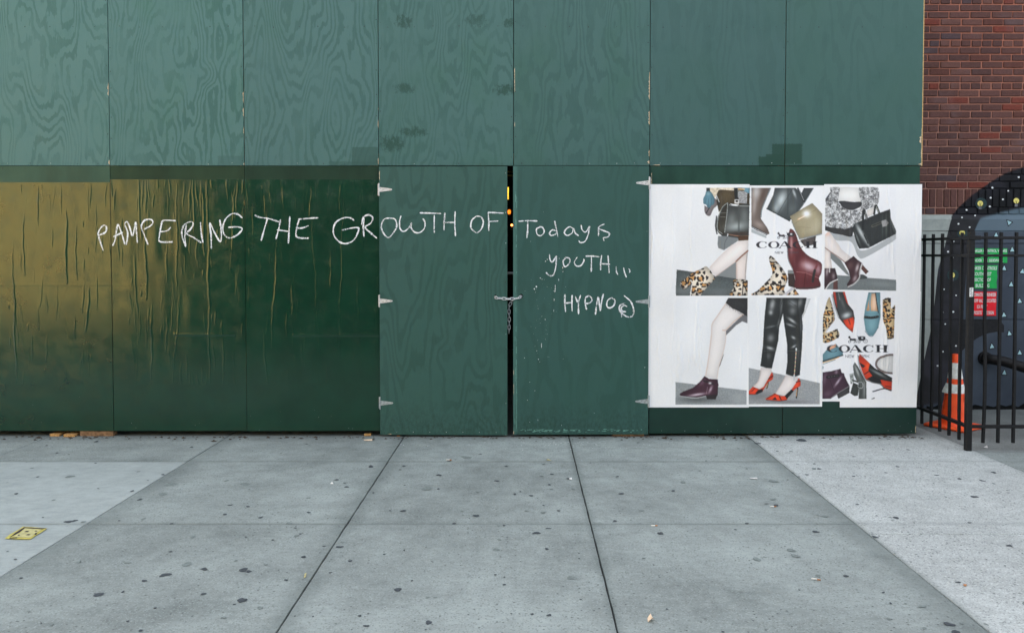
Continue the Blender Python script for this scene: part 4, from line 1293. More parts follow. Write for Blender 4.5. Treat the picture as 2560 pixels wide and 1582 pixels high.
CV.poly([(222, 232), (300, 228), (420, 240), (520, 240), (512, 300), (400, 346), (280, 322), (240, 270)], (60, 60, 62)); CV.stroke([(235, 260), (290, 322), (400, 348), (510, 305)], 6, (150, 150, 150))
CV.poly([(30, 562), (300, 602), (430, 560), (402, 692), (370, 705), (290, 682), (150, 655), (30, 612)], (55, 55, 55), False)
tb = CV.poly([(430, 525), (760, 385), (890, 340), (912, 462), (982, 620), (978, 665), (790, 760), (612, 852), (490, 858), (450, 760), (400, 580)], (46, 50, 50), False)
CV.blob(tb, 510, 640, 26, 130, -28, (222, 226, 224), .8); CV.blob(tb, 590, 770, 14, 80, -30, (180, 184, 182), .8); CV.blob(tb, 470, 720, 12, 90, -22, (150, 156, 152), .6); CV.blob(tb, 940, 560, 14, 110, -20, (120, 126, 122), .6); CV.blob(tb, 850, 560, 10, 150, 0, (92, 100, 92), .8); CV.blob(tb, 800, 570, 8, 150, 0, (80, 90, 84), .7)
CV.poly([(592, 352), (700, 300), (690, 400), (602, 440)], (216, 210, 204), False)
CV.stroke([(560, 350), (590, 450), (600, 530)], 30, (44, 46, 46)); CV.stroke([(572, 370), (592, 470)], 7, (180, 178, 170)); CV.stroke([(545, 360), (540, 600)], 30, (34, 36, 36)); CV.stroke([(705, 290), (690, 400)], 26, (44, 46, 44)); CV.stroke([(720, 290), (760, 400), (755, 460)], 28, (40, 44, 42)); CV.stroke([(720, 300), (752, 380)], 7, (190, 190, 176))
CV.stroke([(668, 560), (780, 512)], 34, (86, 86, 78)); CV.stroke([(672, 556), (776, 514)], 14, (36, 38, 38)); CV.poly([(788, 492), (850, 470), (862, 555), (800, 572)], (152, 150, 148), False, noise=12); CV.poly([(845, 470), (882, 515), (860, 550)], (120, 118, 116), False)
CV.stroke([(890, 345), (900, 450)], 20, (60, 64, 62)); CV.stroke([(560, 680), (612, 800)], 14, (24, 26, 26), dash=5)
l2 = CV.poly([(20, 850), (105, 895), (112, 1000), (130, 1120), (20, 1125)], (230, 220, 214), False); CV.stroke([(106, 895), (112, 1000), (126, 1115)], 10, (188, 170, 162), .8)
l1 = CV.poly([(25, 690), (70, 640), (98, 632), (160, 720), (260, 870), (398, 982), (308, 1042), (200, 960), (100, 890), (25, 840)], SKIN, False); CV.stroke([(30, 840), (100, 892), (210, 965), (305, 1040)], 14, (150, 124, 116), .9); CV.blob(l1, 70, 660, 40, 30, 0, (222, 180, 160), .7)
bb = CV.poly([(295, 1042), (420, 955), (470, 1005), (525, 1045), (500, 1130), (482, 1270), (400, 1335), (342, 1368), (328, 1332), (378, 1250), (350, 1150)], (68, 44, 48), False)
CV.blob(bb, 465, 1110, 20, 60, 15, (214, 204, 204), .85); CV.blob(bb, 370, 1080, 40, 50, 20, (112, 84, 82), .7); CV.blob(bb, 435, 1250, 24, 50, 25, (180, 164, 166), .8)
CV.poly([(525, 1055), (570, 1110), (617, 1160), (580, 1196), (522, 1130)], (92, 60, 54), False); CV.stroke([(535, 1055), (500, 1160), (495, 1240), (430, 1320), (348, 1362)], 16, (218, 216, 214)); CV.stroke([(535, 1055), (500, 1160), (495, 1240), (430, 1320), (348, 1362)], 6, (120, 112, 112), dash=3)
CV.poly([(148, 1300), (206, 1258), (208, 1400), (148, 1400)], (98, 66, 62), False); b5 = CV.poly([(20, 1120), (172, 1115), (195, 1200), (206, 1262), (100, 1320), (50, 1392), (20, 1395)], (66, 46, 50), False)
CV.blob(b5, 65, 1160, 18, 60, 5, (190, 180, 182), .8); CV.blob(b5, 150, 1220, 20, 40, 0, (170, 158, 160), .7); CV.stroke([(206, 1265), (110, 1312), (50, 1390)], 14, (214, 212, 210)); CV.stroke([(98, 1122), (98, 1168)], 16, (200, 198, 196))

# -- bottom left: one bare leg in a plum ankle boot
CV.org = (1680, 735); CV.window([(50, 52), (1002, 52), (985, 1464), (45, 1464)])
CV.poly([(40, 50), (1005, 50), (990, 1470), (40, 1470)], (225, 226, 227), False)
fl = CV.poly([(40, 1164), (300, 1195), (640, 1235), (990, 1275), (990, 1470), (40, 1470)], (142, 147, 148), False, noise=13)
CV.blob(fl, 330, 1395, 240, 40, 0, (84, 88, 88), .8); CV.blob(fl, 900, 1380, 120, 90, 0, (166, 170, 171), .6)
CV.poly([(712, 490), (950, 262), (1005, 300), (1002, 388), (930, 362), (850, 412), (712, 552)], (108, 108, 111), False); CV.poly([(690, 790), (640, 940), (606, 1010), (622, 930), (660, 840)], (84, 84, 87), False)
lg = CV.poly([(715, 128), (880, 218), (962, 260), (830, 360), (716, 482), (708, 640), (682, 795), (622, 960), (592, 1135), (438, 1090), (470, 950), (500, 700), (525, 520), (528, 400), (590, 300), (640, 220)], (231, 226, 223), False)
CV.stroke([(712, 130), (600, 295), (532, 400), (520, 560), (480, 880), (445, 1080)], 16, (208, 188, 178), .75); CV.stroke([(955, 262), (830, 358), (720, 470), (672, 480)], 15, (206, 180, 164), .8); CV.stroke([(712, 500), (705, 650), (625, 950), (596, 1120)], 12, (212, 192, 182), .7)
CV.poly([(750, 45), (1005, 45), (1002, 300), (940, 260), (880, 225), (800, 190), (710, 115)], (56, 56, 57), False, noise=5)
for k in range(18): CV.stroke([(715 + k * 15, 120 + k * 9.5), (712 + k * 15 + RND.uniform(-8, 8), 140 + k * 9.5 + RND.uniform(0, 12))], 3, (70, 60, 58))
bt = CV.poly([(430, 1085), (490, 1122), (605, 1130), (612, 1200), (606, 1330), (575, 1392), (462, 1390), (452, 1345), (330, 1368), (112, 1348), (98, 1322), (150, 1290), (280, 1240), (370, 1160)], (70, 42, 55), False)
CV.poly([(452, 1345), (604, 1328), (576, 1396), (462, 1392)], (48, 44, 45), False)
CV.blob(bt, 330, 1330, 110, 16, -8, (222, 208, 216), .9); CV.blob(bt, 510, 1260, 16, 50, 25, (206, 190, 200), .8); CV.blob(bt, 400, 1170, 22, 50, 40, (120, 88, 104), .7)
CV.stroke([(420, 1150), (480, 1168), (552, 1192)], 20, (38, 34, 38)); CV.blob(bt, 502, 1178, 20, 14, 0, (240, 240, 240), 1); CV.stroke([(470, 1230), (455, 1320)], 6, (150, 128, 138)); CV.stroke([(110, 1350), (300, 1378), (450, 1350)], 7, (190, 190, 190)); CV.stroke([(606, 1185), (612, 1212)], 14, (70, 42, 55))

# -- bottom middle: leather trousers and red heels
CV.org = (1870, 735); CV.window([(10, 48), (955, 48), (950, 1460), (8, 1458)])
CV.poly([(5, 45), (960, 45), (955, 1465), (5, 1465)], (226, 227, 228), False)
fl = CV.poly([(5, 978), (330, 1040), (660, 1115), (960, 1180), (960, 1465), (5, 1465)], (152, 155, 156), False, noise=13)
CV.blob(fl, 150, 1350, 200, 60, 0, (112, 114, 115), .7); CV.blob(fl, 500, 1425, 300, 25, 0, (116, 116, 118), .7)
CV.poly([(720, 230), (770, 60), (830, 60), (760, 240), (722, 320)], (206, 207, 208), False)
for ank, edge in (([(180, 972), (312, 985), (315, 1055), (230, 1180), (190, 1265), (66, 1232), (140, 1150), (170, 1060)], [(175, 980), (140, 1150), (75, 1225)]), ([(508, 1070), (662, 1098), (642, 1180), (572, 1262), (490, 1352), (365, 1320), (440, 1200), (480, 1130)], [(505, 1075), (440, 1200), (372, 1312)])):
    CV.poly(ank, (232, 224, 220), False); CV.stroke(edge, 14, (206, 188, 180), .7)
pl = CV.poly([(245, 40), (482, 40), (465, 250), (412, 440), (400, 620), (340, 880), (315, 987), (240, 980), (163, 955), (195, 700), (215, 350)], (48, 51, 51), False)
pr = CV.poly([(480, 40), (778, 40), (742, 230), (715, 290), (726, 430), (715, 700), (686, 1070), (620, 1098), (500, 1060), (520, 900), (520, 680), (490, 470), (463, 280)], (47, 50, 50), False)
for (rg, x, y, rx, ry, a_, c_) in [(pl, 320, 140, 34, 80, 12, 176), (pl, 300, 245, 26, 30, 0, 190), (pl, 300, 580, 44, 50, 20, 140), (pl, 290, 715, 50, 20, 15, 205), (pl, 300, 430, 60, 12, -15, 150), (pl, 440, 150, 16, 120, 5, 120), (pl, 400, 380, 12, 60, 10, 130), (pl, 270, 820, 30, 40, 0, 96),
                                   (pr, 590, 120, 60, 40, 20, 150), (pr, 590, 220, 46, 50, 0, 128), (pr, 690, 110, 30, 60, 15, 130), (pr, 580, 350, 60, 18, 35, 210), (pr, 560, 410, 60, 14, 20, 170), (pr, 600, 575, 30, 16, 30, 196), (pr, 605, 690, 34, 12, -30, 210), (pr, 700, 420, 8, 120, 0, 110), (pr, 660, 800, 30, 200, 0, 70)]:
    CV.blob(rg, x, y, rx, ry, a_, (c_, c_ + 2, c_ + 2), .85)
for q in ([(330, 60), (395, 115)], [(545, 100), (650, 165)], [(520, 295), (700, 292)], [(500, 330), (640, 425), (580, 480)], [(270, 440), (380, 400)], [(460, 60), (410, 260), (395, 430)], [(240, 540), (240, 900)], [(655, 60), (660, 300)], [(495, 300), (500, 470)]): CV.stroke(q, 5, (22, 24, 24), .8)
CV.stroke([(165, 952), (240, 975), (315, 985)], 6, (120, 122, 122)); CV.stroke([(500, 1058), (615, 1092), (688, 1068)], 6, (120, 122, 122))
for k in range(24):
    y = 740 + k * 14; CV.stroke([(636 - k * 0.95, y), (635 - k * 0.95, y + 12)], 13, [(228, 200, 110), (110, 170, 190), (225, 120, 80), (230, 225, 215)][k % 4])
CV.stroke([(637, 722), (637, 735)], 20, (226, 226, 226)); CV.stroke([(612, 1075), (610, 1138)], 20, (190, 192, 192)); CV.stroke([(700, 755), (200, 752)], 3, (196, 200, 200), .5)
RED = (226, 70, 36)
p1 = CV.poly([(318, 1028), (335, 1080), (326, 1130), (262, 1170), (195, 1285), (100, 1328), (5, 1328), (5, 1290), (65, 1225), (150, 1262), (205, 1230), (262, 1130)], RED, False)
CV.poly([(135, 1270), (200, 1255), (190, 1290), (120, 1322), (92, 1315)], (36, 34, 37), False); CV.stroke([(270, 1125), (325, 1085)], 14, (60, 30, 30)); CV.stroke([(50, 1290), (90, 1245)], 8, (70, 32, 28)); CV.stroke([(20, 1300), (60, 1275)], 6, (120, 40, 28))
CV.stroke([(268, 1172), (248, 1246)], 17, (30, 28, 30)); CV.stroke([(264, 1178), (246, 1240)], 8, (206, 152, 92)); CV.stroke([(5, 1328), (110, 1326), (195, 1290)], 6, (50, 46, 46))
p2 = CV.poly([(675, 1108), (696, 1160), (697, 1212), (640, 1248), (592, 1284), (512, 1402), (420, 1414), (240, 1398), (228, 1386), (352, 1314), (440, 1352), (490, 1346), (572, 1270), (640, 1170)], RED, False)
CV.poly([(572, 1262), (606, 1284), (514, 1390), (488, 1346)], (34, 34, 37), False); CV.poly([(318, 1400), (360, 1362), (384, 1402)], (34, 34, 37), False); CV.stroke([(640, 1165), (690, 1150)], 14, (60, 32, 32)); CV.stroke([(250, 1382), (360, 1320)], 8, (80, 34, 30)); CV.stroke([(415, 1352), (440, 1400)], 12, (40, 34, 36)); CV.blob(p2, 640, 1210, 30, 30, 0, (240, 92, 50), .6)
CV.stroke([(656, 1245), (642, 1372)], 18, (30, 28, 30)); CV.stroke([(650, 1262), (640, 1350)], 8, (212, 160, 100)); CV.stroke([(240, 1404), (400, 1418), (512, 1404)], 7, (60, 56, 56))

# -- bottom right: flat shoes, pumps and the wordmark
CV.org = (2050, 720); CV.window([(42, 48), (1000, 48), (950, 1470), (30, 1466)])
CV.poly([(25, 45), (1010, 45), (960, 1475), (25, 1475)], (228, 228, 230), False)
CV.leopard([(125, 122), (150, 200), (190, 370), (182, 440), (90, 550), (75, 592), (150, 575), (226, 548), (242, 652), (36, 714), (40, 400), (60, 300), (95, 170)], 9, 70, (222, 200, 160)); CV.stroke([(226, 545), (240, 655)], 12, (50, 48, 48)); CV.stroke([(130, 130), (192, 370), (80, 588)], 5, (150, 146, 150))
CV.poly([(150, 90), (172, 70), (215, 270), (262, 412), (240, 400), (180, 240)], (170, 172, 173), False)
rf = CV.poly([(170, 45), (325, 45), (362, 200), (440, 300), (458, 400), (442, 520), (430, 588), (350, 520), (262, 412), (210, 270), (172, 110)], (62, 60, 60), False)
CV.poly([(170, 45), (205, 45), (230, 170), (225, 270), (200, 200)], (170, 62, 46), False); CV.poly([(300, 45), (326, 45), (372, 210), (392, 250), (350, 190)], (190, 66, 46), False)
CV.poly([(205, 48), (300, 48), (340, 200), (428, 330), (418, 395), (320, 418), (255, 345), (225, 250)], (70, 73, 73), False)
CV.blob(rf, 350, 360, 60, 36, -20, (206, 212, 213), .95); CV.blob(rf, 300, 200, 20, 90, -20, (110, 114, 114), .6)
rt = CV.poly([(306, 425), (440, 384), (456, 440), (432, 586), (345, 505)], (222, 76, 48), False); CV.stroke([(380, 420), (400, 480)], 16, (110, 52, 44)); CV.stroke([(420, 540), (425, 560)], 14, (90, 36, 34)); CV.blob(rt, 420, 480, 24, 60, 0, (240, 84, 44), .8)
CV.stroke([(245, 70), (262, 155)], 12, (150, 150, 150), .7, dash=4)
lf = CV.poly([(640, 58), (796, 58), (802, 380), (772, 520), (700, 632), (650, 632), (602, 560), (578, 400), (600, 240)], (116, 156, 166), False)
CV.blob(lf, 690, 480, 60, 100, 0, (136, 174, 182), .7)
li = CV.poly([(662, 72), (736, 68), (775, 330), (765, 305), (612, 300), (650, 150)], (216, 168, 128), False); CV.blob(li, 715, 200, 30, 120, 0, (236, 208, 184), .9)
CV.stroke([(672, 70), (660, 190), (664, 300)], 18, (118, 156, 164)); CV.stroke([(735, 66), (752, 200), (772, 325)], 12, (38, 38, 42)); CV.stroke([(598, 385), (680, 392), (765, 380)], 34, (44, 46, 46)); CV.stroke([(600, 380), (765, 378)], 5, (120, 130, 130), dash=6); CV.stroke([(595, 345), (790, 345)], 4, (88, 122, 130)); CV.stroke([(596, 570), (650, 630), (702, 630), (772, 520)], 6, (74, 96, 102))
CV.leopard([(838, 158), (930, 138), (942, 272), (1005, 232), (985, 560), (972, 658), (890, 668), (870, 540), (835, 440), (830, 300)], 10, 74, (216, 190, 146)); CV.stroke([(838, 160), (930, 140)], 14, (50, 48, 48)); CV.stroke([(888, 668), (975, 655)], 14, (60, 58, 58))
CV.poly([(30, 885), (100, 805), (215, 742), (302, 850), (302, 895), (30, 996)], (112, 152, 163), False); CV.poly([(85, 815), (208, 736), (216, 778), (108, 832)], (226, 172, 138), False); CV.stroke([(30, 972), (180, 925), (302, 890)], 13, (36, 36, 40)); CV.stroke([(30, 992), (180, 945), (250, 915)], 12, (222, 178, 128)); CV.stroke([(30, 1012), (200, 950)], 8, (100, 136, 146)); CV.poly([(28, 1020), (46, 1045), (40, 1075), (28, 1070)], (80, 112, 120), False)
pb = CV.poly([(25, 1120), (90, 1108), (150, 1100), (270, 1068), (285, 1120), (318, 1130), (325, 1165), (360, 1240), (392, 1300), (388, 1380), (240, 1462), (225, 1410), (140, 1466), (25, 1466)], (70, 47, 61), False)
CV.blob(pb, 235, 1240, 14, 70, 35, (206, 194, 206), .85); CV.blob(pb, 215, 1110, 20, 30, 10, (160, 146, 158), .7); CV.blob(pb, 60, 1200, 26, 90, 10, (112, 90, 104), .7); CV.blob(pb, 100, 1400, 60, 40, -20, (110, 86, 100), .6)
CV.poly([(228, 1392), (382, 1298), (392, 1386), (245, 1464)], (68, 67, 69), False); CV.stroke([(150, 1455), (230, 1395), (385, 1300)], 10, (130, 128, 130)); CV.stroke([(95, 1182), (240, 1158)], 36, (40, 38, 40)); CV.stroke([(110, 1178), (228, 1160)], 8, (96, 92, 94), dash=7); CV.stroke([(130, 1210), (180, 1350)], 6, (50, 32, 42))
sh = CV.poly([(460, 982), (520, 1070), (560, 1150), (612, 1240), (616, 1480), (508, 1480), (520, 1300), (450, 1150), (436, 1030)], (92, 96, 94), False)
CV.blob(sh, 490, 1100, 14, 90, -22, (178, 182, 180), .85); CV.blob(sh, 585, 1330, 12, 140, 0, (150, 154, 152), .8); CV.blob(sh, 540, 1400, 14, 90, 5, (60, 64, 62), .8); CV.stroke([(465, 990), (545, 1140), (600, 1250)], 5, (44, 48, 48))
CV.poly([(392, 1140), (445, 1125), (450, 1240), (408, 1275)], (122, 126, 124), False, noise=14); CV.stroke([(402, 1150), (442, 1140), (440, 1190), (410, 1200)], 7, (216, 218, 216)); CV.stroke([(405, 1215), (440, 1260)], 8, (214, 216, 214))
CV.poly([(400, 1392), (440, 1250), (525, 1290), (500, 1425), (455, 1430)], (62, 66, 64), False); CV.stroke([(440, 1225), (560, 1260)], 22, (70, 74, 72)); CV.stroke([(505, 1248), (562, 1255), (560, 1322), (505, 1312), (505, 1248)], 6, (196, 200, 198)); CV.stroke([(515, 1330), (500, 1425)], 6, (150, 156, 152))
rp = CV.poly([(525, 872), (662, 1000), (640, 1080), (700, 1140), (800, 1190), (955, 1215), (950, 1348), (860, 1322), (800, 1262), (690, 1242), (600, 1202), (550, 1080), (508, 950)], (216, 70, 42), False)
CV.poly([(525, 985), (600, 1030), (570, 1060), (540, 1030)], (56, 44, 46), False); CV.stroke([(590, 1140), (650, 1100)], 14, (60, 30, 32)); CV.blob(rp, 630, 1030, 30, 50, 0, (244, 96, 44), .8)
CV.poly([(662, 1000), (720, 1058), (850, 1130), (955, 1188), (952, 1240), (800, 1214), (700, 1172), (638, 1090)], (46, 49, 49), False); bl = CV.region([(662, 1000), (720, 1058), (850, 1130), (955, 1188), (952, 1240), (800, 1214), (700, 1172), (638, 1090)], False); CV.blob(bl, 770, 1130, 110, 16, 28, (156, 162, 162), .8)
CV.poly([(618, 1200), (690, 1165), (800, 1214), (822, 1268), (690, 1244)], (38, 38, 40), False); CV.stroke([(505, 900), (530, 1060), (600, 1205)], 14, (120, 120, 122), .8); CV.stroke([(610, 1215), (700, 1250), (800, 1275), (860, 1330), (945, 1352)], 14, (104, 106, 106)); CV.stroke([(940, 1358), (850, 1332), (700, 1370)], 15, (46, 46, 46)); CV.stroke([(870, 1300), (945, 1310)], 8, (70, 34, 34))
ov = [(950 + 208 * math.cos(t), 1005 + 122 * math.sin(t)) for t in np.linspace(0, 6.283, 30, endpoint=False)]
CV.poly(ov, (216, 215, 213), noise=3); CV.stroke(ov[4:26], 26, (74, 66, 66)); CV.stroke(ov[4:26], 7, (158, 140, 134))
CV.stroke([(680, 1472), (720, 1455)], 12, (60, 60, 62)); CV.clip[:] = True
CV.carriage(370, 634, 258, 92, (44, 46, 50)); CV.logo(90, 756, 90, 94, (36, 36, 42)); CV.thin_text('NEW YORK', 337, 888, 325, 30, 5, (84, 84, 90))

gr = smooth_noise(CV.W, CV.H, 150, 190, np.random.default_rng(3))[..., None] * 0.014 + smooth_noise(CV.W, CV.H, 3, 3, np.random.default_rng(4))[..., None] * 0.007
IMG = np.clip((CV.img - 0.03) * 1.085 * (1 + gr), 0, 0.955)
for ax in (0, 1): IMG = (np.roll(IMG, 1, ax) + IMG + np.roll(IMG, -1, ax)) / 3
LINEAR = np.where(IMG <= 0.04045, IMG / 12.92, ((IMG + 0.055) / 1.055) ** 2.4)

tp = NT('printed_poster_paper')
ca = tp.node('ShaderNodeVertexColor'); ca.layer_name = 'print'
pn = tp.noise(tp.pos(), 260.0, 3, 0.6)
col = tp.mix(tp.map(pn, 0.3, 0.7, 0.0, 0.05), ca.outputs[0], (0.3, 0.3, 0.3))
creas = tp.noise(tp.scaled(tp.pos(), (1.0, 1.0, 0.22)), 16.0, 5, 0.6)
tp.bump(creas, 0.6, 0.012)
M_paper = tp.fin(col, 0.48, 0.35)


def poster(name, label, outline, seed, y, creases):
    """outline: u0,u1 at top, u0,u1 at bottom, v0, v1 (picture pixels), optional notch"""
    ut0, ut1, ub0, ub1, v0, v1, notch = outline
    pitch = 1.15
    nx = int((ut1 - ut0) / pitch) + 1; nz = int((v1 - v0) / pitch) + 1
    rng = np.random.default_rng(seed)
    tt = np.linspace(0, 1, nz)[:, None]; ss = np.linspace(0, 1, nx)[None, :]
    U = (ut0 + (ut1 - ut0) * ss) * (1 - tt) + (ub0 + (ub1 - ub0) * ss) * tt
    Vv = np.repeat(v0 + (v1 - v0) * tt, nx, 1)
    a = (U - PX) / F; b = -(Vv - PY) / F
    dy = b * ST + CT; dz = b * CT - ST
    t = (y - CAM.y) / dy
    X = CAM.x + a * t; Z = CAM.z + dz * t
    H = 0.0007 * smooth_noise(nx, nz, 22, 60, rng) + 0.0004 * smooth_noise(nx, nz, 7, 30, rng)
    for (u, va, vb, am, w) in creases:
        ph = rng.uniform(0, 6)
        wob = u + 2.2 * np.sin(Vv / 31 + ph) + 0.9 * np.sin(Vv / 11 + ph * 2)
        e = np.clip((Vv - va) / 18, 0, 1) * np.clip((vb - Vv) / 18, 0, 1)
        H += am * e * np.exp(-((U - wob) / w) ** 2)
    Hm = np.abs((Vv - (v0 + (v1 - v0) * 0.515)))
    H += 0.0006 * np.exp(-(Hm / 1.4) ** 2)
    V = np.stack([X.ravel(), (y - 0.002 - np.maximum(H, -0.0012)).ravel(), Z.ravel()], 1)
    ci = np.clip(((U - CV.u0) * CV.S).astype(int), 0, CV.W - 1); cj = np.clip(((Vv - CV.v0) * CV.S).astype(int), 0, CV.H - 1)
    colr = LINEAR[cj, ci].reshape(-1, 3)
    idx = np.arange(nx * nz).reshape(nz, nx)
    q = np.stack([idx[:-1, :-1], idx[1:, :-1], idx[1:, 1:], idx[:-1, 1:]], -1).reshape(-1, 4)
    if notch:
        un, vn = notch
        cu = U[:-1, :-1].ravel(); cvv = Vv[:-1, :-1].ravel()
        q = q[~((cu < un) & (cvv > vn))]
    me = grid_mesh(name, V, q, M_paper, None, colr)
    tag(me, label, 'poster', 'fashion posters pasted on the hoarding')
    return me


def rc(u0, u1, v0, v1, n, seed, am=(0.002, 0.0085)):
    r = random.Random(seed)
    return [(r.uniform(u0, u1), v0 + r.uniform(-10, 0.5 * (v1 - v0)), v1 - r.uniform(-10, 0.4 * (v1 - v0)), r.uniform(*am), r.uniform(1.6, 4.2)) for _ in range(n)]


poster('poster', 'poster of a long-striding leg in spotted boots below a dark leather handbag', (1622, 1874, 1620, 1868, 461, 742, None), 1, 0.0006, rc(1625, 1870, 461, 742, 9, 1))
poster('poster', 'poster of scattered brown, tan and maroon boots with a spotted boot', (1874, 2062, 1868, 2058, 464, 742, None), 2, -0.0008, rc(1878, 2060, 464, 742, 7, 2))
poster('poster', 'poster of a black tote bag and grey fur above brown heeled boots', (2060, 2305, 2056, 2301, 461, 731, None), 3, -0.0022, rc(2064, 2300, 461, 728, 9, 3))
poster('poster', 'poster of one bare leg wearing a plum ankle boot', (1619, 1872, 1617, 1872, 740, 1018, None), 4, -0.0022, rc(1625, 1868, 745, 1018, 10, 4))
poster('poster', 'poster of black leather trousers above red high heels', (1871, 2057, 1871, 2055, 740, 1016, None), 5, -0.0036, rc(1875, 2053, 745, 1015, 8, 5))
poster('poster', 'poster of flat shoes, a blue loafer and red pumps with a notched lower corner', (2055, 2302, 2055, 2291, 729, 1018, (2099, 1003)), 6, -0.005, rc(2060, 2290, 735, 1015, 10, 6))

# ------------------------------------------------------------------ brick building on the right, with painted plinth
YB = 1.30
def B(u, v): return wall(u, v, YB)
def Z3(p): return (2280 + p[0] / 3.98, 380 + p[1] / 3.98)
def Z4(p): return (2280 + p[0] / 3.6, 760 + p[1] / 3.6)

bb_ = empty('brick_building', (4.5, YB, 0), 'dark red brick building with grey plinth and painted mural behind the railings', 'building')
outer = [B(2290, 1000), B(2315, 880), B(2327, 829), B(2336.5, 760), B(2345, 676), B(2363, 614), B(2375.5, 556), B(2380.5, 543), B(2400.6, 518), B(2430.8, 490.6), B(2461, 468), B(2496, 445), B(2526, 429), B(2560, 417.7), B(2620, 405), B(2720, 415)]
inner = [B(2402, 1000), B(2406, 880), B(2410, 760), B(2418, 660), B(2431, 593.6), B(2441, 566), B(2451, 547), B(2471, 541), B(2506, 531), B(2546, 522), B(2620, 512), B(2720, 530)]


def curve_mask(t, pts, soft=0.012):
    """1 below the painted outline z(x)"""
    P = t.sep(t.pos())
    x0, x1, zmax = 4.0, 6.4, 3.2
    xn = t.math('DIVIDE', t.math('SUBTRACT', P[0], x0), x1 - x0)
    n = t.node('ShaderNodeFloatCurve')
    cur = n.mapping.curves[0]
    cur.points[0].location = (0.0, -0.0); cur.points[1].location = (1.0, pts[-1][1] / zmax)
    for (x, z) in pts:
        cur.points.new((x - x0) / (x1 - x0), z / zmax)
    for p in cur.points: p.handle_type = 'VECTOR'
    n.mapping.update()
    t.put(n.inputs['Value'], xn)
    zc = t.math('MULTIPLY', n.outputs[0], zmax)
    wob = t.math('MULTIPLY', t.math('SUBTRACT', t.noise(t.pos(), 30.0, 3, 0.6), 0.5), 0.02)
    return t.map(t.math('SUBTRACT', t.math('ADD', zc, wob), P[2]), -soft, soft)


def mural(t, bare):
    black = t.mix(t.map(t.noise(t.pos(), 3.0, 4, 0.6), 0.35, 0.75), (0.0075, 0.0085, 0.010), (0.026, 0.026, 0.036))
    blue = t.mix(t.map(t.noise(t.pos(), 2.2, 4, 0.6), 0.35, 0.7), lin((52, 62, 75)), lin((70, 81, 93)))
    P = t.sep(t.pos())
    blue = t.mix(t.map(P[2], B(2500, 580)[1] - 0.01, B(2500, 578)[1] + 0.01, 0, 0.55), blue, lin((104, 126, 138)))
    c = t.mix(curve_mask(t, outer), bare, black)
    return t.mix(curve_mask(t, inner, 0.02), c, blue)


t = NT('brick_face')
oi = t.node('ShaderNodeObjectInfo')
n1 = t.noise(t.pos(), 60.0, 5, 0.65)
ramp = t.node('ShaderNodeValToRGB')
ramp.color_ramp.interpolation = 'CONSTANT'
els = ramp.color_ramp.elements
els[0].position = 0.0; els[0].color = rgba((98, 66, 60))
els[1].position = 0.28; els[1].color = rgba((106, 72, 66))
for p_, c_ in ((0.48, (90, 62, 58)), (0.62, (112, 76, 68)), (0.76, (100, 62, 54)), (0.88, (86, 68, 70)), (0.94, (124, 62, 50))):
    e = els.new(p_); e.color = rgba(c_)
t.t.links.new(oi.outputs['Random'], ramp.inputs[0])
vz = t.sep(t.pos())
c = t.mix(t.map(n1, 0.3, 0.72, 0.0, 0.4), ramp.outputs[0], (0.014, 0.011, 0.011))
c = t.mix(t.map(t.noise(t.pos(), 3.0, 4, 0.6), 0.5, 0.75, 0, 0.35), c, lin((112, 96, 98)))
c = mural(t, c)
t.bump(n1, 0.6, 0.004)
M_brick = t.fin(c, 0.85, 0.25)

t = NT('mortar')
n1 = t.noise(t.pos(), 80.0, 4, 0.6)
c = t.mix(t.map(vz_ if False else t.sep(t.pos())[2], 2.4, 3.9), lin((164, 124, 110)), lin((176, 112, 90)))
c = t.mix(t.map(n1, 0.3, 0.7, 0, 0.4), c, lin((140, 108, 98)))
c = mural(t, c)
t.bump(n1, 0.5, 0.004)
M_mortar = t.fin(c, 0.95, 0.15)

t = NT('painted_plinth')
n1 = t.noise(t.pos(), 18.0, 5, 0.65)
c = t.mix(t.map(n1, 0.3, 0.72), lin((148, 155, 150)), lin((164, 170, 164)))
c = t.mix(t.map(t.noise(t.scaled(t.pos(), (1, 1, 0.4)), 2.5, 4, 0.6), 0.5, 0.8, 0, 0.35), c, lin((100, 110, 110)))
c = mural(t, c)
t.bump(t.math('ADD', n1, t.noise(t.pos(), 160.0, 3, 0.6)), 0.35, 0.004)
M_plinth = t.fin(c, 0.65, 0.35)

Z_PL = B(2430, 536)[1]
YF = YB + 0.028              # brick face
XW0, XW1 = 3.72, 9.0
bwall = box('wall', XW0, 16.0, YF + 0.011, 16.0, Z_PL - 0.3, 24.0, M_mortar, bb_)
SPX, SPZ = 0.2215, 0.0745
def brick_mesh(w, h, d=0.06):
    bm = bmesh.new(); bm_box(bm, -w / 2, w / 2, 0, d, -h / 2, h / 2, 0.004)
    bmesh.ops.recalc_face_normals(bm, faces=bm.faces)
    me = bpy.data.meshes.new('brick'); bm.to_mesh(me); bm.free(); me.materials.append(M_brick)
    return me
MW = 0.0135
BM_S = brick_mesh(SPX - MW, SPZ - MW); BM_H = brick_mesh(SPX / 2 - MW, SPZ - MW); BM_V = brick_mesh(0.0745 - MW, 0.199 - MW)
bricks = []
zc = Z_PL
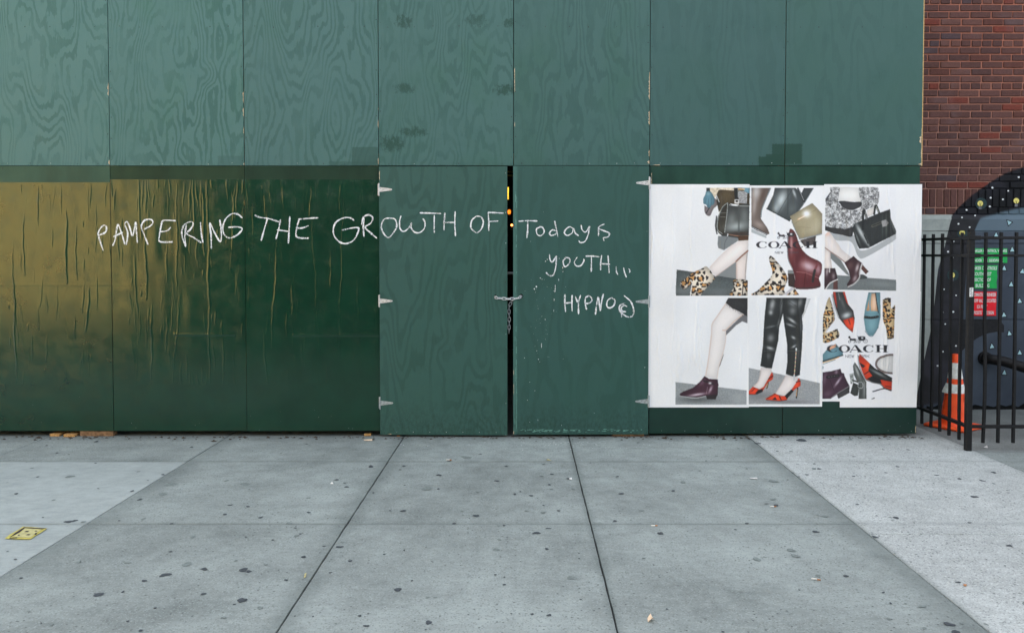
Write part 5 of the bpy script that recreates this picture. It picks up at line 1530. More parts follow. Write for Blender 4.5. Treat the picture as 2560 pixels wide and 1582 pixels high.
# one header course, a soldier course, then American bond
for x in np.arange(XW0 + 0.05, XW1, SPX / 2): bricks.append((BM_H, x, zc + SPZ / 2, SPX / 2))
zc += SPZ
for x in np.arange(XW0 + 0.03, XW1, 0.0745): bricks.append((BM_V, x, zc + 0.0995, 0.0745))
zc += 0.199
course = 0
while zc < 6.0:
    k = course % 6
    if k == 2:
        for x in np.arange(XW0 + 0.07, XW1, SPX / 2): bricks.append((BM_H, x, zc + SPZ / 2, SPX / 2))
    else:
        off = (0.0 if course % 2 else SPX / 2) + (0.02 if k > 2 else 0)
        for x in np.arange(XW0 + 0.11 + off, XW1, SPX): bricks.append((BM_S, x, zc + SPZ / 2, SPX))
    zc += SPZ; course += 1
near = [b for b in bricks if 4.22 < b[1] < 5.42 and b[2] < 4.42]
rest = [b for b in bricks if not (4.22 < b[1] < 5.42 and b[2] < 4.42)]
near = near[:300]
for (me, x, z, w) in near:
    o = bpy.data.objects.new('brick', me)
    link(o, bwall)
    o.location = (x + RND.uniform(-.003, .003), YF + RND.uniform(-.003, .003), z + RND.uniform(-.0015, .0015))
bm = bmesh.new()
for (me, x, z, w) in rest:
    n0 = len(bm.verts)
    bm.from_mesh(me)
    bm.verts.ensure_lookup_table()
    bmesh.ops.translate(bm, vec=(x, YF + RND.uniform(-.003, .003), z), verts=bm.verts[n0:])
o = bm_obj('brick_field', bm, M_brick, bwall); tag(o, kind='stuff')

# plinth: weathered top and stone courses
bm = bmesh.new()
vt = [(XW0, YF + 0.012, Z_PL), (16, YF + 0.012, Z_PL), (16, YB, B(2430, 548)[1]), (XW0, YB, B(2430, 548)[1]), (XW0, YB, B(2430, 577)[1]), (16, YB, B(2430, 577)[1]), (16, YF + 0.2, B(2430, 577)[1]), (XW0, YF + 0.2, B(2430, 577)[1])]
vv = [bm.verts.new(v) for v in vt]
for f in ((0, 1, 2, 3), (3, 2, 5, 4), (4, 5, 6, 7)): bm.faces.new([vv[k] for k in f])
bm_obj('water_table', bm, M_plinth, bb_)
zs = [B(2430, 577.5)[1], B(2430, 609)[1], B(2430, 799)[1], -0.02]
for k in range(3):
    box('plinth_course', XW0, 16.0, YB + 0.004, YB + 0.3, zs[k + 1] + 0.0025, zs[k] - 0.0025, M_plinth, bb_, bevel=0.004)
box('roof', 3.6, 16.1, YF, 16.1, 24.0, 24.4, M_mortar, bb_)

# painted marks of the mural
M_dot = simple('mural_white', lin((222, 226, 226)), 0.7, 0.3, var=0.08)
M_cyan = simple('mural_pale_cyan', lin((168, 206, 212)), 0.7, 0.3, var=0.12)
M_ink = simple('mural_black', (0.010, 0.011, 0.013), 0.7, 0.3)
M_yel = simple('mural_yellow', lin((226, 214, 120)), 0.7, 0.3, var=0.15)
M_glow = simple('mural_teal', lin((36, 58, 60)), 0.7, 0.3, var=0.2, scale=60)
M_grey = simple('mural_grey', lin((110, 112, 118)), 0.7, 0.3)


def yface(z): return (YF - 0.0055) if z > Z_PL else YB - 0.0015 + 0.004 * (z < zs[0])


def flat_poly(name, pts, mat, dy=0.0):
    z = sum(p[1] for p in pts) / len(pts)
    return mesh_obj(name, [(x, yface(z) - dy, zq) for x, zq in pts], [tuple(range(len(pts)))], mat, bb_)


def disc(c, r, n=10, sq=1.0): return [(c[0] + r * math.cos(k * 2 * math.pi / n), c[1] + sq * r * math.sin(k * 2 * math.pi / n)) for k in range(n)]


for p in [(1075, 250), (812, 354), (970, 386), (795, 455), (917, 471), (787, 542), (554, 576), (627, 632), (497, 652), (462, 716), (573, 749), (414, 890), (360, 992), (502, 1002), (408, 1050), (318, 1366), (440, 1426), (295, 1497)]:
    flat_poly('painted_dot', disc(B(*Z3(p)), 0.0098 * RND.uniform(.85, 1.2), sq=0.9), M_dot)
for p in [(278, 75), (372, 70), (453, 65), (300, 180), (741, 183), (584, 216), (397, 376), (278, 428), (231, 555)]:
    flat_poly('painted_dot', disc(B(*Z4(p)), 0.0098 * RND.uniform(.85, 1.2), sq=0.9), M_dot)
for p in [(690, 512), (1050, 485), (500, 805), (400, 1225)]:
    c0 = B(*Z3(p))
    if p[0] not in (1050,): flat_poly('bulb_glow', disc((c0[0] + 0.01, c0[1]), 0.062, 14), M_glow, 0.0)
    flat_poly('bulb_outline', disc(c0, 0.035, 14), M_ink, 0.0008)
    flat_poly('painted_bulb', disc(c0, 0.030, 14), M_yel, 0.0016)
    flat_poly('bulb_base', [(c0[0] - .014, c0[1] - .062), (c0[0] + .014, c0[1] - .062), (c0[0] + .016, c0[1] - .034), (c0[0] - .016, c0[1] - .034)], M_grey, 0.0012)
    for dx in (-0.008, 0.008):
        flat_poly('filament', [(c0[0] + dx - .002, c0[1] + .008), (c0[0] - .002, c0[1] - .03), (c0[0] + .002, c0[1] - .03), (c0[0] + dx + .002, c0[1] + .008)], M_ink, 0.0024)
tri = [Z3(p) for p in ((963, 700), (838, 825), (998, 970), (918, 1155), (988, 1315), (1072, 1480), (1100, 1185))] + [Z4(p) for p in ((828, 95), (877, 262), (720, 378), (970, 435), (832, 615))]
for k, p in enumerate(tri):
    cx, cz = B(*p); r = RND.uniform(-.25, .25) + (0.5 if k == 0 else 0)
    def rot(q): return (cx + q[0] * math.cos(r) - q[1] * math.sin(r), cz + q[0] * math.sin(r) + q[1] * math.cos(r))
    flat_poly('triangle_outline', [rot(q) for q in ((-.036, -.030), (.036, -.030), (0, .044))], M_ink, 0.0006)
    flat_poly('painted_triangle', [rot(q) for q in ((-.023, -.021), (.023, -.021), (0, .028))], M_cyan, 0.0014)
flat_poly('painted_arm', [B(*Z4(p)) for p in ((440, 140), (780, 140), (830, 190), (830, 255), (760, 250), (690, 262), (610, 295), (545, 335), (440, 430))], M_ink, 0.0002)
M_scorch = simple('base_dirt', (0.006, 0.007, 0.007), 0.9, 0.1)
pts_d = []
for k in range(26):
    x = 4.3 + k * 0.13; pts_d += [(x, 0.035 + RND.uniform(0, .035)), (x + 0.065, 0.02 + RND.uniform(0, .02))]
o = flat_poly('base_dirt_line', pts_d + [(pts_d[-1][0], 0.0), (pts_d[0][0], 0.0)], M_scorch, 0.0012)

# ------------------------------------------------------------------ sprinkler signs
M_sgreen = simple('sign_green', lin((0, 168, 76)), 0.45, 0.4, var=0.06)
M_sred = simple('sign_red', lin((236, 14, 36)), 0.45, 0.4, var=0.06)
M_swhite = simple('sign_white', lin((226, 232, 230)), 0.5, 0.4, var=0.05)


def text_mesh(txt, cx, cz, w, h, y, mat, parent, name='lettering', bold=0.018):
    cu = bpy.data.curves.new(name, 'FONT')
    cu.body = txt; cu.size = 1.0; cu.align_x = 'CENTER'; cu.align_y = 'CENTER'; cu.offset = bold; cu.resolution_u = 2
    tmp = bpy.data.objects.new('tmp', cu); COL.objects.link(tmp)
    dg = bpy.context.evaluated_depsgraph_get(); dg.update()
    me = bpy.data.meshes.new_from_object(tmp.evaluated_get(dg))
    bpy.data.objects.remove(tmp); bpy.data.curves.remove(cu)
    n = len(me.vertices); co = np.zeros(n * 3, np.float32); me.vertices.foreach_get('co', co); co = co.reshape(-1, 3)
    mn, mx = co.min(0), co.max(0)
    out = np.zeros_like(co)
    out[:, 0] = cx + (co[:, 0] - (mn[0] + mx[0]) / 2) * w / (mx[0] - mn[0])
    out[:, 2] = cz + (co[:, 1] - (mn[1] + mx[1]) / 2) * h / (mx[1] - mn[1])
    out[:, 1] = y
    me.vertices.foreach_set('co', out.ravel()); me.update()
    me.name = name
    me.materials.clear(); me.materials.append(mat)
    return link(bpy.data.objects.new(name, me), parent)


def sign(u0, u1, v0, v1, mat, lines, label, chip=0.0):
    x0, z1 = B(u0, v0); x1, z0 = B(u1, v1)
    e = empty('sprinkler_sign', ((x0 + x1) / 2, YB, z0), label, 'sign', 'sprinkler signs on the painted wall')
    y0, y1 = YB - 0.007, YB - 0.001
    bm = bmesh.new()
    pr = [(x0, z0), (x1 - chip * .4, z0), (x1 - chip, z0 + (z1 - z0) * .25), (x1 - chip * .3, z0 + (z1 - z0) * .5), (x1 - chip * .8, z0 + (z1 - z0) * .7), (x1, z1), (x0, z1)]
    a = [bm.verts.new((x, y0, z)) for x, z in pr]; b = [bm.verts.new((x, y1, z)) for x, z in pr]
    bm.faces.new(a); bm.faces.new(b[::-1])
    for k in range(len(pr)): bm.faces.new((a[k], a[(k + 1) % len(pr)], b[(k + 1) % len(pr)], b[k]))
    bm_obj('plate', bm, mat, e)
    n = len(lines)
    for k, (s_, fw) in enumerate(lines):
        h = (z1 - z0) / n * 0.60
        text_mesh(s_, (x0 + x1) / 2 - chip * .3, z1 - (z1 - z0) * (k + 0.5) / n, (x1 - x0) * fw, h, y0 - 0.0012, M_swhite, e)


sign(2420, 2517, 621, 657, M_sgreen, [('SPRINKLER CONTROL VALVES', .97), ('LOCATED', .34), ('UNDER THE SIDEWALK', .80)], 'wide green sign reading sprinkler control valves located under the sidewalk')
sign(2420, 2493, 663, 721, M_sgreen, [('SPRINKER CONTROLS', .95), ('SOUTHWEST', .60), ('SECTION OF', .56), ('BUILDING', .46)], 'green sign reading sprinker controls southwest section of building', chip=0.014)
sign(2420, 2490, 729, 789, M_sred, [('AUTOMATIC SPRINKER', .96), ('SHUTOFF VALVE LOCATED', .97), ('13 FEET', .36), ('OPPOSITE THIS SIGN', .82)], 'red sign reading automatic sprinker shutoff valve located 13 feet opposite this sign', chip=0.006)

# ------------------------------------------------------------------ standpipe rail on the wall
M_black = simple('black_enamel', (0.007, 0.007, 0.008), 0.5, 0.3, var=0.35, scale=40, bump=0.15)
px_, pz_ = B(2462, 895)
pipe = empty('wall_pipe', (px_, YB, pz_), 'thick black pipe bending out of the painted wall behind the railings', 'pipe')
qx, qz = wall(2565, 920, 1.02)
tube('pipe', [(px_, YB + 0.05, pz_), (px_ + 0.002, YB - 0.05, pz_), (px_ + 0.02, YB - 0.085, pz_ - 0.002), (px_ + 0.06, YB - 0.11, pz_ - 0.008), (px_ + 0.12, YB - 0.13, pz_ - 0.016), (qx, 1.02, qz), (qx + 0.9, 0.62, qz - 0.24)], 0.053, M_black, pipe, n=16)
tube('pipe', [(qx + 0.9, 0.62, qz - 0.19), (qx + 0.9, 0.62, 0.004)], 0.045, M_black, pipe, n=12)
bm = bmesh.new()
bmesh.ops.create_cone(bm, cap_ends=True, segments=18, radius1=0.075, radius2=0.07, depth=0.02, matrix=Matrix.Translation((px_, YB - 0.008, pz_)) @ Matrix.Rotation(math.pi / 2, 4, 'X'))
bm_obj('wall_flange', bm, M_black, pipe, smooth=False)

# ------------------------------------------------------------------ iron railings
XF, YFc = 3.742, -0.545
fence = empty('iron_fence', (XF, YFc, 0), 'black iron railing with square bars turning a corner beside the hoarding', 'fence')
PT = 0.024
bm = bmesh.new(); bm_box(bm, XF - PT, XF + PT, YFc - PT, YFc + PT, 0.001, 1.845, 0.004)
bm_box(bm, XF - PT + 0.004, XF + PT - 0.004, YFc - PT + 0.004, YFc + PT - 0.004, 1.8455, 1.858, 0.003)
post = bm_obj('corner_post', bm, M_black, fence)
rails_z = [(1.788, 0.012), (1.640, 0.011), (0.205, 0.013)]
for (z, h) in rails_z:
    # right-hand run (slightly rising) and the run back to the wall
    bm = bmesh.new(); bm_box(bm, XF + PT + 0.0005, 7.4, YFc - 0.019, YFc + 0.019, z - h, z + h, 0.003)
    o = bm_obj('rail', bm, M_black, fence)
    bm = bmesh.new(); bm_box(bm, XF - 0.019, XF + 0.019, YFc + PT + 0.0005, YB - 0.002, z - h, z + h, 0.003)
    o = bm_obj('rail', bm, M_black, fence)
    if z > 1:
        bm = bmesh.new(); bm_box(bm, XF - PT - 0.006, XF + PT + 0.045, YFc - PT - 0.006, YFc + PT + 0.006, z - h - 0.006, z + h + 0.006, 0.003)
        bm_box(bm, XF - PT - 0.0065, XF + PT + 0.0065, YFc + PT, YFc + PT + 0.05, z - h - 0.0055, z + h + 0.0055, 0.003)
        bm_obj('bracket', bm, M_black, fence)


def bar(x, y, bend=0.0, h=1.835, zb=0.067):
    r = 0.0105
    bm = bmesh.new()
    zs_ = np.linspace(zb, h, 10)
    prev = None
    for z in zs_:
        f = (z - zb) / (h - zb)
        off = bend * math.sin(math.pi * min(1, max(0, (0.55 - f) / 0.55))) if f < 0.55 else 0
        off += bend * 0.6 * max(0, 0.25 - f)
        q = [bm.verts.new((x + sx * r + off, y + sy * r, z)) for sx, sy in ((-1, -1), (1, -1), (1, 1), (-1, 1))]
        if prev:
            for k in range(4): bm.faces.new((prev[k], prev[(k + 1) % 4], q[(k + 1) % 4], q[k]))
        else: bm.faces.new(q[::-1])
        prev = q
    bm.faces.new(prev)
    return bm_obj('bar', bm, M_black, fence)


for k in range(1, 24): bar(XF - 0.003 + 0.1275 * k, YFc, bend=0.012 if k == 1 else RND.uniform(-.003, .003))
for k in range(1, 11): bar(XF + RND.uniform(-.003, .003), YFc - 0.022 + 0.165 * k, bend=RND.uniform(-.006, .006) + (0.014 if k == 4 else 0), zb=0.062)
# sticker on the corner post
st_u0, st_v0 = 2280 + 518 / 3.98, 380 + 1347 / 3.98
sx0, sz1 = wall(st_u0, st_v0, YFc - PT); sx1, sz0 = wall(2280 + 560 / 3.98, 380 + 1440 / 3.98, YFc - PT)
sx0 = XF - PT + 0.004
M_stick = simple('sticker_paper', lin((216, 218, 218)), 0.5, 0.4, var=0.06)
stk = mesh_obj('sticker', [(sx0, YFc - PT - 0.001, sz0), (sx0 + 0.032, YFc - PT - 0.001, sz0 + 0.002), (sx0 + 0.033, YFc - PT - 0.001, sz1), (sx0 + 0.001, YFc - PT - 0.001, sz1 - 0.004)], [(0, 1, 2, 3)], M_stick)
tag(stk, 'small torn white sticker on the black corner post', 'sticker')
vs, fs = [], []
for k in range(9):
    a = sx0 + 0.004 + RND.uniform(0, .014); z = sz0 + 0.006 + k * (sz1 - sz0 - 0.012) / 9; w = RND.uniform(.006, .014)
    n = len(vs); vs += [(a, YFc - PT - 0.0016, z), (a + w, YFc - PT - 0.0016, z + .002), (a + w * .8, YFc - PT - 0.0016, z + .006), (a + .001, YFc - PT - 0.0016, z + .005)]; fs.append((n, n + 1, n + 2, n + 3))
tag(mesh_obj('scribble', vs, fs, M_grey, stk), kind='stuff')

# ------------------------------------------------------------------ traffic cone
M_cone = simple('cone_orange', (1.0, 0.10, 0.02), 0.5, 0.4, var=0.12, scale=18)
M_coneb = simple('cone_base_orange', (0.98, 0.12, 0.03), 0.6, 0.35, var=0.3, scale=22)
M_refl = simple('reflective_collar', lin((232, 236, 232)), 0.5, 0.4, var=0.15, scale=30)
CX, CY = 4.125, 0.40
cone = empty('traffic_cone', (CX, CY, 0), 'orange traffic cone with torn white reflective bands behind the railings', 'traffic cone')
bm = bmesh.new()
hw = 0.20
bm_box(bm, -hw, hw, -hw, hw, 0.002, 0.032, 0.012)
bmesh.ops.rotate(bm, cent=(0, 0, 0), matrix=Matrix.Rotation(math.radians(34), 3, 'Z'), verts=bm.verts)
bmesh.ops.translate(bm, vec=(CX, CY, 0), verts=bm.verts)
bm_obj('base', bm, M_coneb, cone)
def lathe(name, prof, mat, parent, n=28, a0=0, a1=2 * math.pi, c=(CX, CY)):
    bm = bmesh.new()
    rings = []
    full = abs(a1 - a0 - 2 * math.pi) < 1e-6
    m = n if full else n + 1
    for r, z in prof:
        rings.append([bm.verts.new((c[0] + r * math.cos(a0 + (a1 - a0) * k / n), c[1] + r * math.sin(a0 + (a1 - a0) * k / n), z)) for k in range(m)])
    for i in range(len(prof) - 1):
        for k in range(n):
            j = (k + 1) % m
            bm.faces.new((rings[i][k], rings[i][j], rings[i + 1][j], rings[i + 1][k]))
    return bm_obj(name, bm, mat, parent, smooth=True)
def cr(z): return 0.132 - (z - 0.03) * (0.132 - 0.030) / 0.67
body = lathe('body', [(0.15, 0.031), (0.138, 0.04)] + [(cr(z), z) for z in np.linspace(0.05, 0.685, 12)] + [(0.028, 0.70), (0.018, 0.703), (0.016, 0.69)], M_cone, cone)
lathe('reflective_band', [(cr(0.47) + 0.0025, 0.47), (cr(0.62) + 0.0025, 0.62)], M_refl, cone)
lathe('reflective_band', [(cr(0.33) + 0.0030, 0.335), (cr(0.42) + 0.0025, 0.42)], M_refl, cone)
# torn collar standing away from the body on the left and a loose flap on the right
lathe('torn_flap', [(cr(0.32) + 0.030, 0.335), (cr(0.42) + 0.006, 0.425)], M_refl, cone, n=8, a0=math.radians(165), a1=math.radians(225))
mesh_obj('torn_flap', [(CX + 0.062, CY - 0.105, 0.30), (CX + 0.115, CY - 0.08, 0.255), (CX + 0.118, CY - 0.06, 0.40), (CX + 0.10, CY - 0.085, 0.37)], [(0, 1, 2, 3)], M_refl, cone)

# ------------------------------------------------------------------ inside the site, seen through the gap, plus unseen masses added for shade
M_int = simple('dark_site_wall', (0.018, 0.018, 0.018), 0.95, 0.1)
site = empty('site_shade_building', (-2, 7.2, 0), 'dark building shell behind the hoarding, glimpsed through the gap, its unseen tall body added for shade', 'building')
box('body', -9.6, 3.735, 7.2, 15.5, -0.1, 24.0, M_int, site)  # unseen tall mass, added to keep sun off the street front
box('shade_roof', -9.6, 3.55, TH + 0.11, 7.19, Z_TOP - 0.12, Z_TOP - 0.02, M_int, site)  # unseen roof, added to block the sky and keep the interior dark
box('side_wall', -9.6, -9.45, TH + 0.11, 7.19, -0.02, Z_TOP - 0.121, M_int, site)
box('side_wall', 3.48, 3.55, 1.25, 7.19, -0.02, Z_TOP - 0.121, M_int, site)
M_ylamp = emit('lit_yellow_lamp', (1.0, 0.62, 0.06), 1.0)
M_olamp = emit('lit_orange_lamp', (1.0, 0.22, 0.015), 0.6)
M_rlamp = emit('lit_red_lamp', (1.0, 0.16, 0.03), 4.0)
M_ylit = simple('yellow_lit_metal', (0.55, 0.45, 0.08), 0.5, 0.4)  # yellow light put into the tubes' colour; the lamp cage shares it
YI = 3.0
def I(u, v, y=YI): return wall(u, v, y)
wl = empty('work_light', (I(1271, 499)[0], YI, I(1271, 499)[1]), 'tall yellow caged work light glowing inside the gap', 'lamp')
xa, za = I(1266.5, 468); xb, zb_ = I(1275, 499)
tube('lamp_tube', [(xa + 0.01, YI, zb_ + 0.005), (xa + 0.014, YI, za - 0.005)], 0.012, M_ylamp, wl, n=8)
for k in range(10):
    z = zb_ + (za - zb_) * k / 9
    tube('cage_ring', [(xa + 0.012 + 0.022 * math.cos(q), YI + 0.022 * math.sin(q), z) for q in np.linspace(0, 6.283, 12, endpoint=False)], 0.0035, M_ylit, wl, n=5, closed=True)
for q in (3.6, 4.7, 5.8): tube('cage_wire', [(xa + 0.012 + 0.022 * math.cos(q), YI + 0.022 * math.sin(q), zb_), (xa + 0.012 + 0.022 * math.cos(q), YI + 0.022 * math.sin(q), za)], 0.003, M_ylit, wl, n=5)
xo, zo = I(1273, 530)
ol = empty('caged_lamp', (xo, YI, zo), 'round orange caged lamp glowing inside the gap', 'lamp')
bm = bmesh.new(); bmesh.ops.create_icosphere(bm, subdivisions=2, radius=0.022, matrix=Matrix.Translation((xo, YI, zo)) @ Matrix.Diagonal((1, 1, 1.4, 1))); bm_obj('bulb', bm, M_olamp, ol, smooth=True)
for a in range(4):
    tube('cage_wire', [(xo + 0.03 * math.sin(q) * math.cos(a * math.pi / 4), YI + 0.03 * math.sin(q) * math.sin(a * math.pi / 4), zo + 0.042 * math.cos(q)) for q in np.linspace(0, 6.283, 20, endpoint=False)], 0.003, M_screw, ol, n=5, closed=True)
xr, zr = I(1279.5, 563)
rl = empty('warning_lamp', (xr, YI, zr), 'small bright red warning lamp inside the gap', 'lamp')
bm = bmesh.new(); bmesh.ops.create_icosphere(bm, subdivisions=2, radius=0.014, matrix=Matrix.Translation((xr, YI, zr))); bm_obj('lens', bm, M_rlamp, rl, smooth=True)
bm = bmesh.new(); bmesh.ops.create_cone(bm, cap_ends=True, segments=12, radius1=0.012, radius2=0.016, depth=0.05, matrix=Matrix.Translation((xr, YI, zr - 0.038))); bm_obj('lamp_body', bm, M_screw, rl)
for k, v in enumerate((430, 439)):
    x_, z_ = I(1275, v, 1.8)
    o = tube('scaffold_tube', [(x_ - 0.8, 1.8, z_), (x_ + 0.8, 1.8, z_)], 0.009, M_ylit, None, n=8)
    tag(o, ('upper' if k == 0 else 'lower') + ' of two scaffold tubes high up inside the gap, coloured as lit yellow', 'tube', 'yellow tubes inside the gap')
o = tube('cross_bar', [(-0.6, 0.17, zz(684)), (0.5, 0.17, zz(684))], 0.013, M_galv2, None, n=10)
tag(o, 'grey metal bar crossing the gap behind the gate doors', 'bar')

# ------------------------------------------------------------------ across the street (shows in the glossy paint)
M_ochre = simple('ochre_brick', (0.60, 0.425, 0.14), 0.85, 0.2, var=0.15, scale=4)
M_glass = simple('dark_glass', (0.02, 0.025, 0.03), 0.08, 0.6)
M_trim = simple('stone_trim', (0.5, 0.42, 0.28), 0.8, 0.2)
M_dkgreen = simple('dark_green_facade', (0.03, 0.045, 0.03), 0.9, 0.2, var=0.2, scale=4)  # dark green tint stands in for trees mirrored in the panels


def facade(name, x0, x1, h, y, mat, label, win):
    e = empty(name, ((x0 + x1) / 2, y, 0), label, 'building')
    box('wall', x0, x1, y - 10, y, -0.05, h, mat, e)
    box('cornice', x0 - 0.05, x1 + 0.05, y, y + 0.25, h - 0.45, h + 0.12, M_trim, e)
    for (wx, wz, ww, wh) in win:
        f = box('window', wx, wx + ww, y + 0.001, y + 0.05, wz, wz + wh, M_trim, e)
        box('pane', wx + 0.08, wx + ww - 0.08, y + 0.051, y + 0.058, wz + 0.08, wz + wh - 0.08, M_glass, f)
    return e


facade('ochre_building', -34, -9.9, 6.4, -15.0, M_ochre, 'sunlit ochre building across the street, mirrored in the glossy green panels', [(x, 4.0, 1.0, 1.5) for x in (-31, -28, -25, -22, -19)])
facade('dark_green_building', -9.8, 14, 6.0, -15.0, M_dkgreen, 'shaded dark green building across the street behind the viewer, standing in for trees in the reflection', [(x, 1.2, 1.2, 2.0) for x in (-5, -2, 1, 4, 7, 10)])

# ------------------------------------------------------------------ sidewalk: gum, litter, stencil
M_gum = simple('old_gum', lin((70, 76, 80)), 0.7, 0.3, var=0.25, scale=60)
M_gum2 = simple('faded_gum', lin((122, 131, 128)), 0.9, 0.1, var=0.2, scale=60)
def S6(p): return (0 + p[0] / 2.845, 1060 + p[1] / 2.845)
def S7(p): return (850 + p[0] / 2.879, 1060 + p[1] / 2.879)
def S8(p): return (1700 + p[0] / 2.845, 1060 + p[1] / 2.845)
gum = [(S6, q) for q in [(332, 153, 9), (405, 206, 10), (490, 217, 9), (685, 125, 14), (1158, 360, 14), (697, 459, 6), (115, 496, 15), (940, 477, 13), (305, 665, 9), (485, 695, 26), (530, 688, 18), (592, 697, 15), (1610, 404, 14), (995, 537, 15), (1017, 676, 16), (1220, 708, 12), (1853, 665, 17), (2058, 706, 22), (2197, 629, 15), (2395, 396, 13), (2180, 142, 13), (1370, 803, 20), (2110, 793, 18), (2135, 782, 9), (1748, 803, 10), (560, 981, 16), (1213, 908, 12), (1680, 972, 12), (1175, 1072, 36), (1732, 1037, 34), (1770, 1048, 20), (700, 1213, 30), (875, 1193, 11), (1890, 1000, 15), (2035, 1110, 14), (2350, 1057, 12), (1720, 1254, 30), (1850, 1307, 20), (1665, 1283, 10), (1103, 1309, 10), (910, 1402, 12), (370, 1428, 10), (205, 1333, 8), (2098, 1366, 8), (2227, 1369, 7), (150, 1095, 14), (1025, 1115, 20), (1940, 825, 9), (1000, 1468, 14), (55, 905, 8), (110, 962, 12), (2160, 945, 18)]] + \
      [(S7, q) for q in [(222, 306, 20), (433, 329, 10), (712, 367, 18), (1129, 409, 16), (465, 441, 7), (708, 467, 11), (1506, 436, 11), (1641, 393, 13), (1376, 515, 15), (1298, 486, 7), (1258, 504, 11), (990, 490, 12), (456, 624, 20), (360, 624, 8), (1463, 635, 17), (932, 678, 6), (822, 717, 18), (1180, 730, 12), (1147, 831, 15), (1414, 784, 26), (1488, 899, 16), (318, 938, 8), (463, 909, 8), (620, 885, 7), (414, 1192, 32), (1668, 1106, 30), (1118, 1085, 10), (518, 1128, 8), (1183, 1156, 13), (637, 1428, 24), (142, 1380, 12), (203, 1366, 8), (1452, 1350, 6), (1233, 1365, 7), (2056, 1066, 7), (2308, 786, 20), (2398, 480, 14), (1842, 343, 7), (1721, 968, 7), (2185, 966, 12), (20, 850, 14), (72, 985, 15), (1720, 930, 6), (34, 424, 10), (1046, 811, 5), (1465, 585, 8), (1525, 361, 13), (685, 1248, 14), (1733, 1263, 8), (1858, 1158, 5)]] + \
      [(S8, q) for q in [(415, 175, 10), (555, 138, 24), (864, 116, 36), (1208, 110, 24), (1480, 106, 16), (692, 193, 12), (1236, 232, 13), (955, 283, 11), (1620, 183, 14), (953, 318, 19), (991, 318, 12), (803, 347, 9), (902, 361, 16), (1236, 372, 13), (1547, 303, 15), (1826, 364, 17), (1988, 390, 15), (2150, 404, 16), (2232, 424, 12), (2230, 345, 18), (1262, 572, 15), (2094, 518, 28), (1535, 667, 20), (684, 577, 19), (475, 707, 16), (395, 751, 8), (22, 414, 20), (140, 333, 10), (185, 262, 8), (545, 961, 26), (598, 946, 7), (823, 938, 28), (1180, 1080, 17), (2341, 866, 25), (1978, 1126, 20), (1912, 1424, 36), (2005, 1420, 12), (305, 1477, 12), (850, 1180, 8), (1603, 1277, 8), (1962, 1480, 28), (1398, 653, 8), (1495, 665, 14), (2310, 1010, 7), (2180, 966, 6), (1890, 518, 10)]]
def gum_mesh(items, mat, name, label):
    vs, fs = [], []
    for (x, y, rx, ry, a, hgt) in items:
        n = 14; b = len(vs)
        ca_, sa_ = math.cos(a), math.sin(a)
        ph1, ph2 = RND.uniform(0, 6.3), RND.uniform(0, 6.3)
        rr = [0.92 + 0.16 * math.sin(2 * math.pi * k / n * 2 + ph1) + 0.12 * math.sin(2 * math.pi * k / n * 3 + ph2) + RND.uniform(-.14, .14) for k in range(n)]
        for s_, z in ((1.0, 0.0006), (0.75, hgt)):
            for k in range(n):
                t_ = 2 * math.pi * k / n
                dx, dy = rx * s_ * rr[k] * math.cos(t_), ry * s_ * rr[k] * math.sin(t_)
                vs.append((x + dx * ca_ - dy * sa_, y + dx * sa_ + dy * ca_, z + 0.0022))
        for k in range(n):
            fs.append((b + k, b + (k + 1) % n, b + n + (k + 1) % n, b + n + k))
        fs.append(tuple(range(b + n, b + 2 * n)))
    o = mesh_obj(name, vs, fs, mat, None)
    tag(o, label, 'gum', kind='stuff')


items, faded = [], []
for fn, (a, b, r) in gum:
    u, v = fn((a, b))
    x, y = ground(u, v)
    if y > -0.06: y = -0.08
    dist = math.hypot(x, y - CAM.y)
    rad = r / 2.85 * (y - CAM.y) / F * 1.05
    (items if RND.random() < 0.78 else faded).append((x, y, rad, rad * RND.uniform(.8, 1.5), RND.uniform(-.3, .3), RND.uniform(.0012, .0022)))
for k in range(170):
    y = RND.uniform(-3.9, -0.1); x = RND.uniform(-4.5, 5.0)
    r = abs(RND.gauss(0, 0.007)) + 0.003
    (items if RND.random() < 0.6 else faded).append((x, y, r, r * RND.uniform(.6, 1.6), RND.uniform(0, 3), 0.0012))
for k in range(35):
    y = RND.uniform(-3.9, -0.4); x = RND.uniform(-4.0, 4.2); q = RND.uniform(0.008, 0.02)
    (items if RND.random() < 0.45 else faded).append((x, y, q, q * RND.uniform(.6, 1.5), RND.uniform(0, 3), 0.001))
for k in range(12):
    y = RND.uniform(-3.7, -0.5); x = RND.uniform(-3.5, 3.5)
    r = RND.uniform(0.02, 0.045)
    faded.append((x, y, r, r * RND.uniform(.7, 1.3), RND.uniform(0, 3), 0.0008))
gum_mesh(items, M_gum, 'gum_spots', 'dark trodden gum spots scattered over the sidewalk')
gum_mesh(faded, M_gum2, 'faded_gum_spots', 'faded grey stains and gum marks on the sidewalk')

# white paint flecks below the right door
fl_ = []
for k in range(90):
    u = RND.gauss(1440, 90) if k < 60 else RND.uniform(960, 1620); v = 1100 + abs(RND.gauss(0, 10)) + 4
    x, y = ground(u, v); fl_.append((x, min(y, -0.03), RND.uniform(.002, .009), RND.uniform(.002, .008)))
vs, fs = [], []
for (x, y, w, h) in fl_:
    b = len(vs)
    for k in range(5): vs.append((x + w * math.cos(k * 1.257) * RND.uniform(.5, 1), y + h * math.sin(k * 1.257), 0.0035))
    fs.append(tuple(range(b, b + 5)))
tag(mesh_obj('paint_flecks', vs, fs, M_white), 'white paint flecks on the sidewalk below the right gate door', 'paint', kind='stuff')

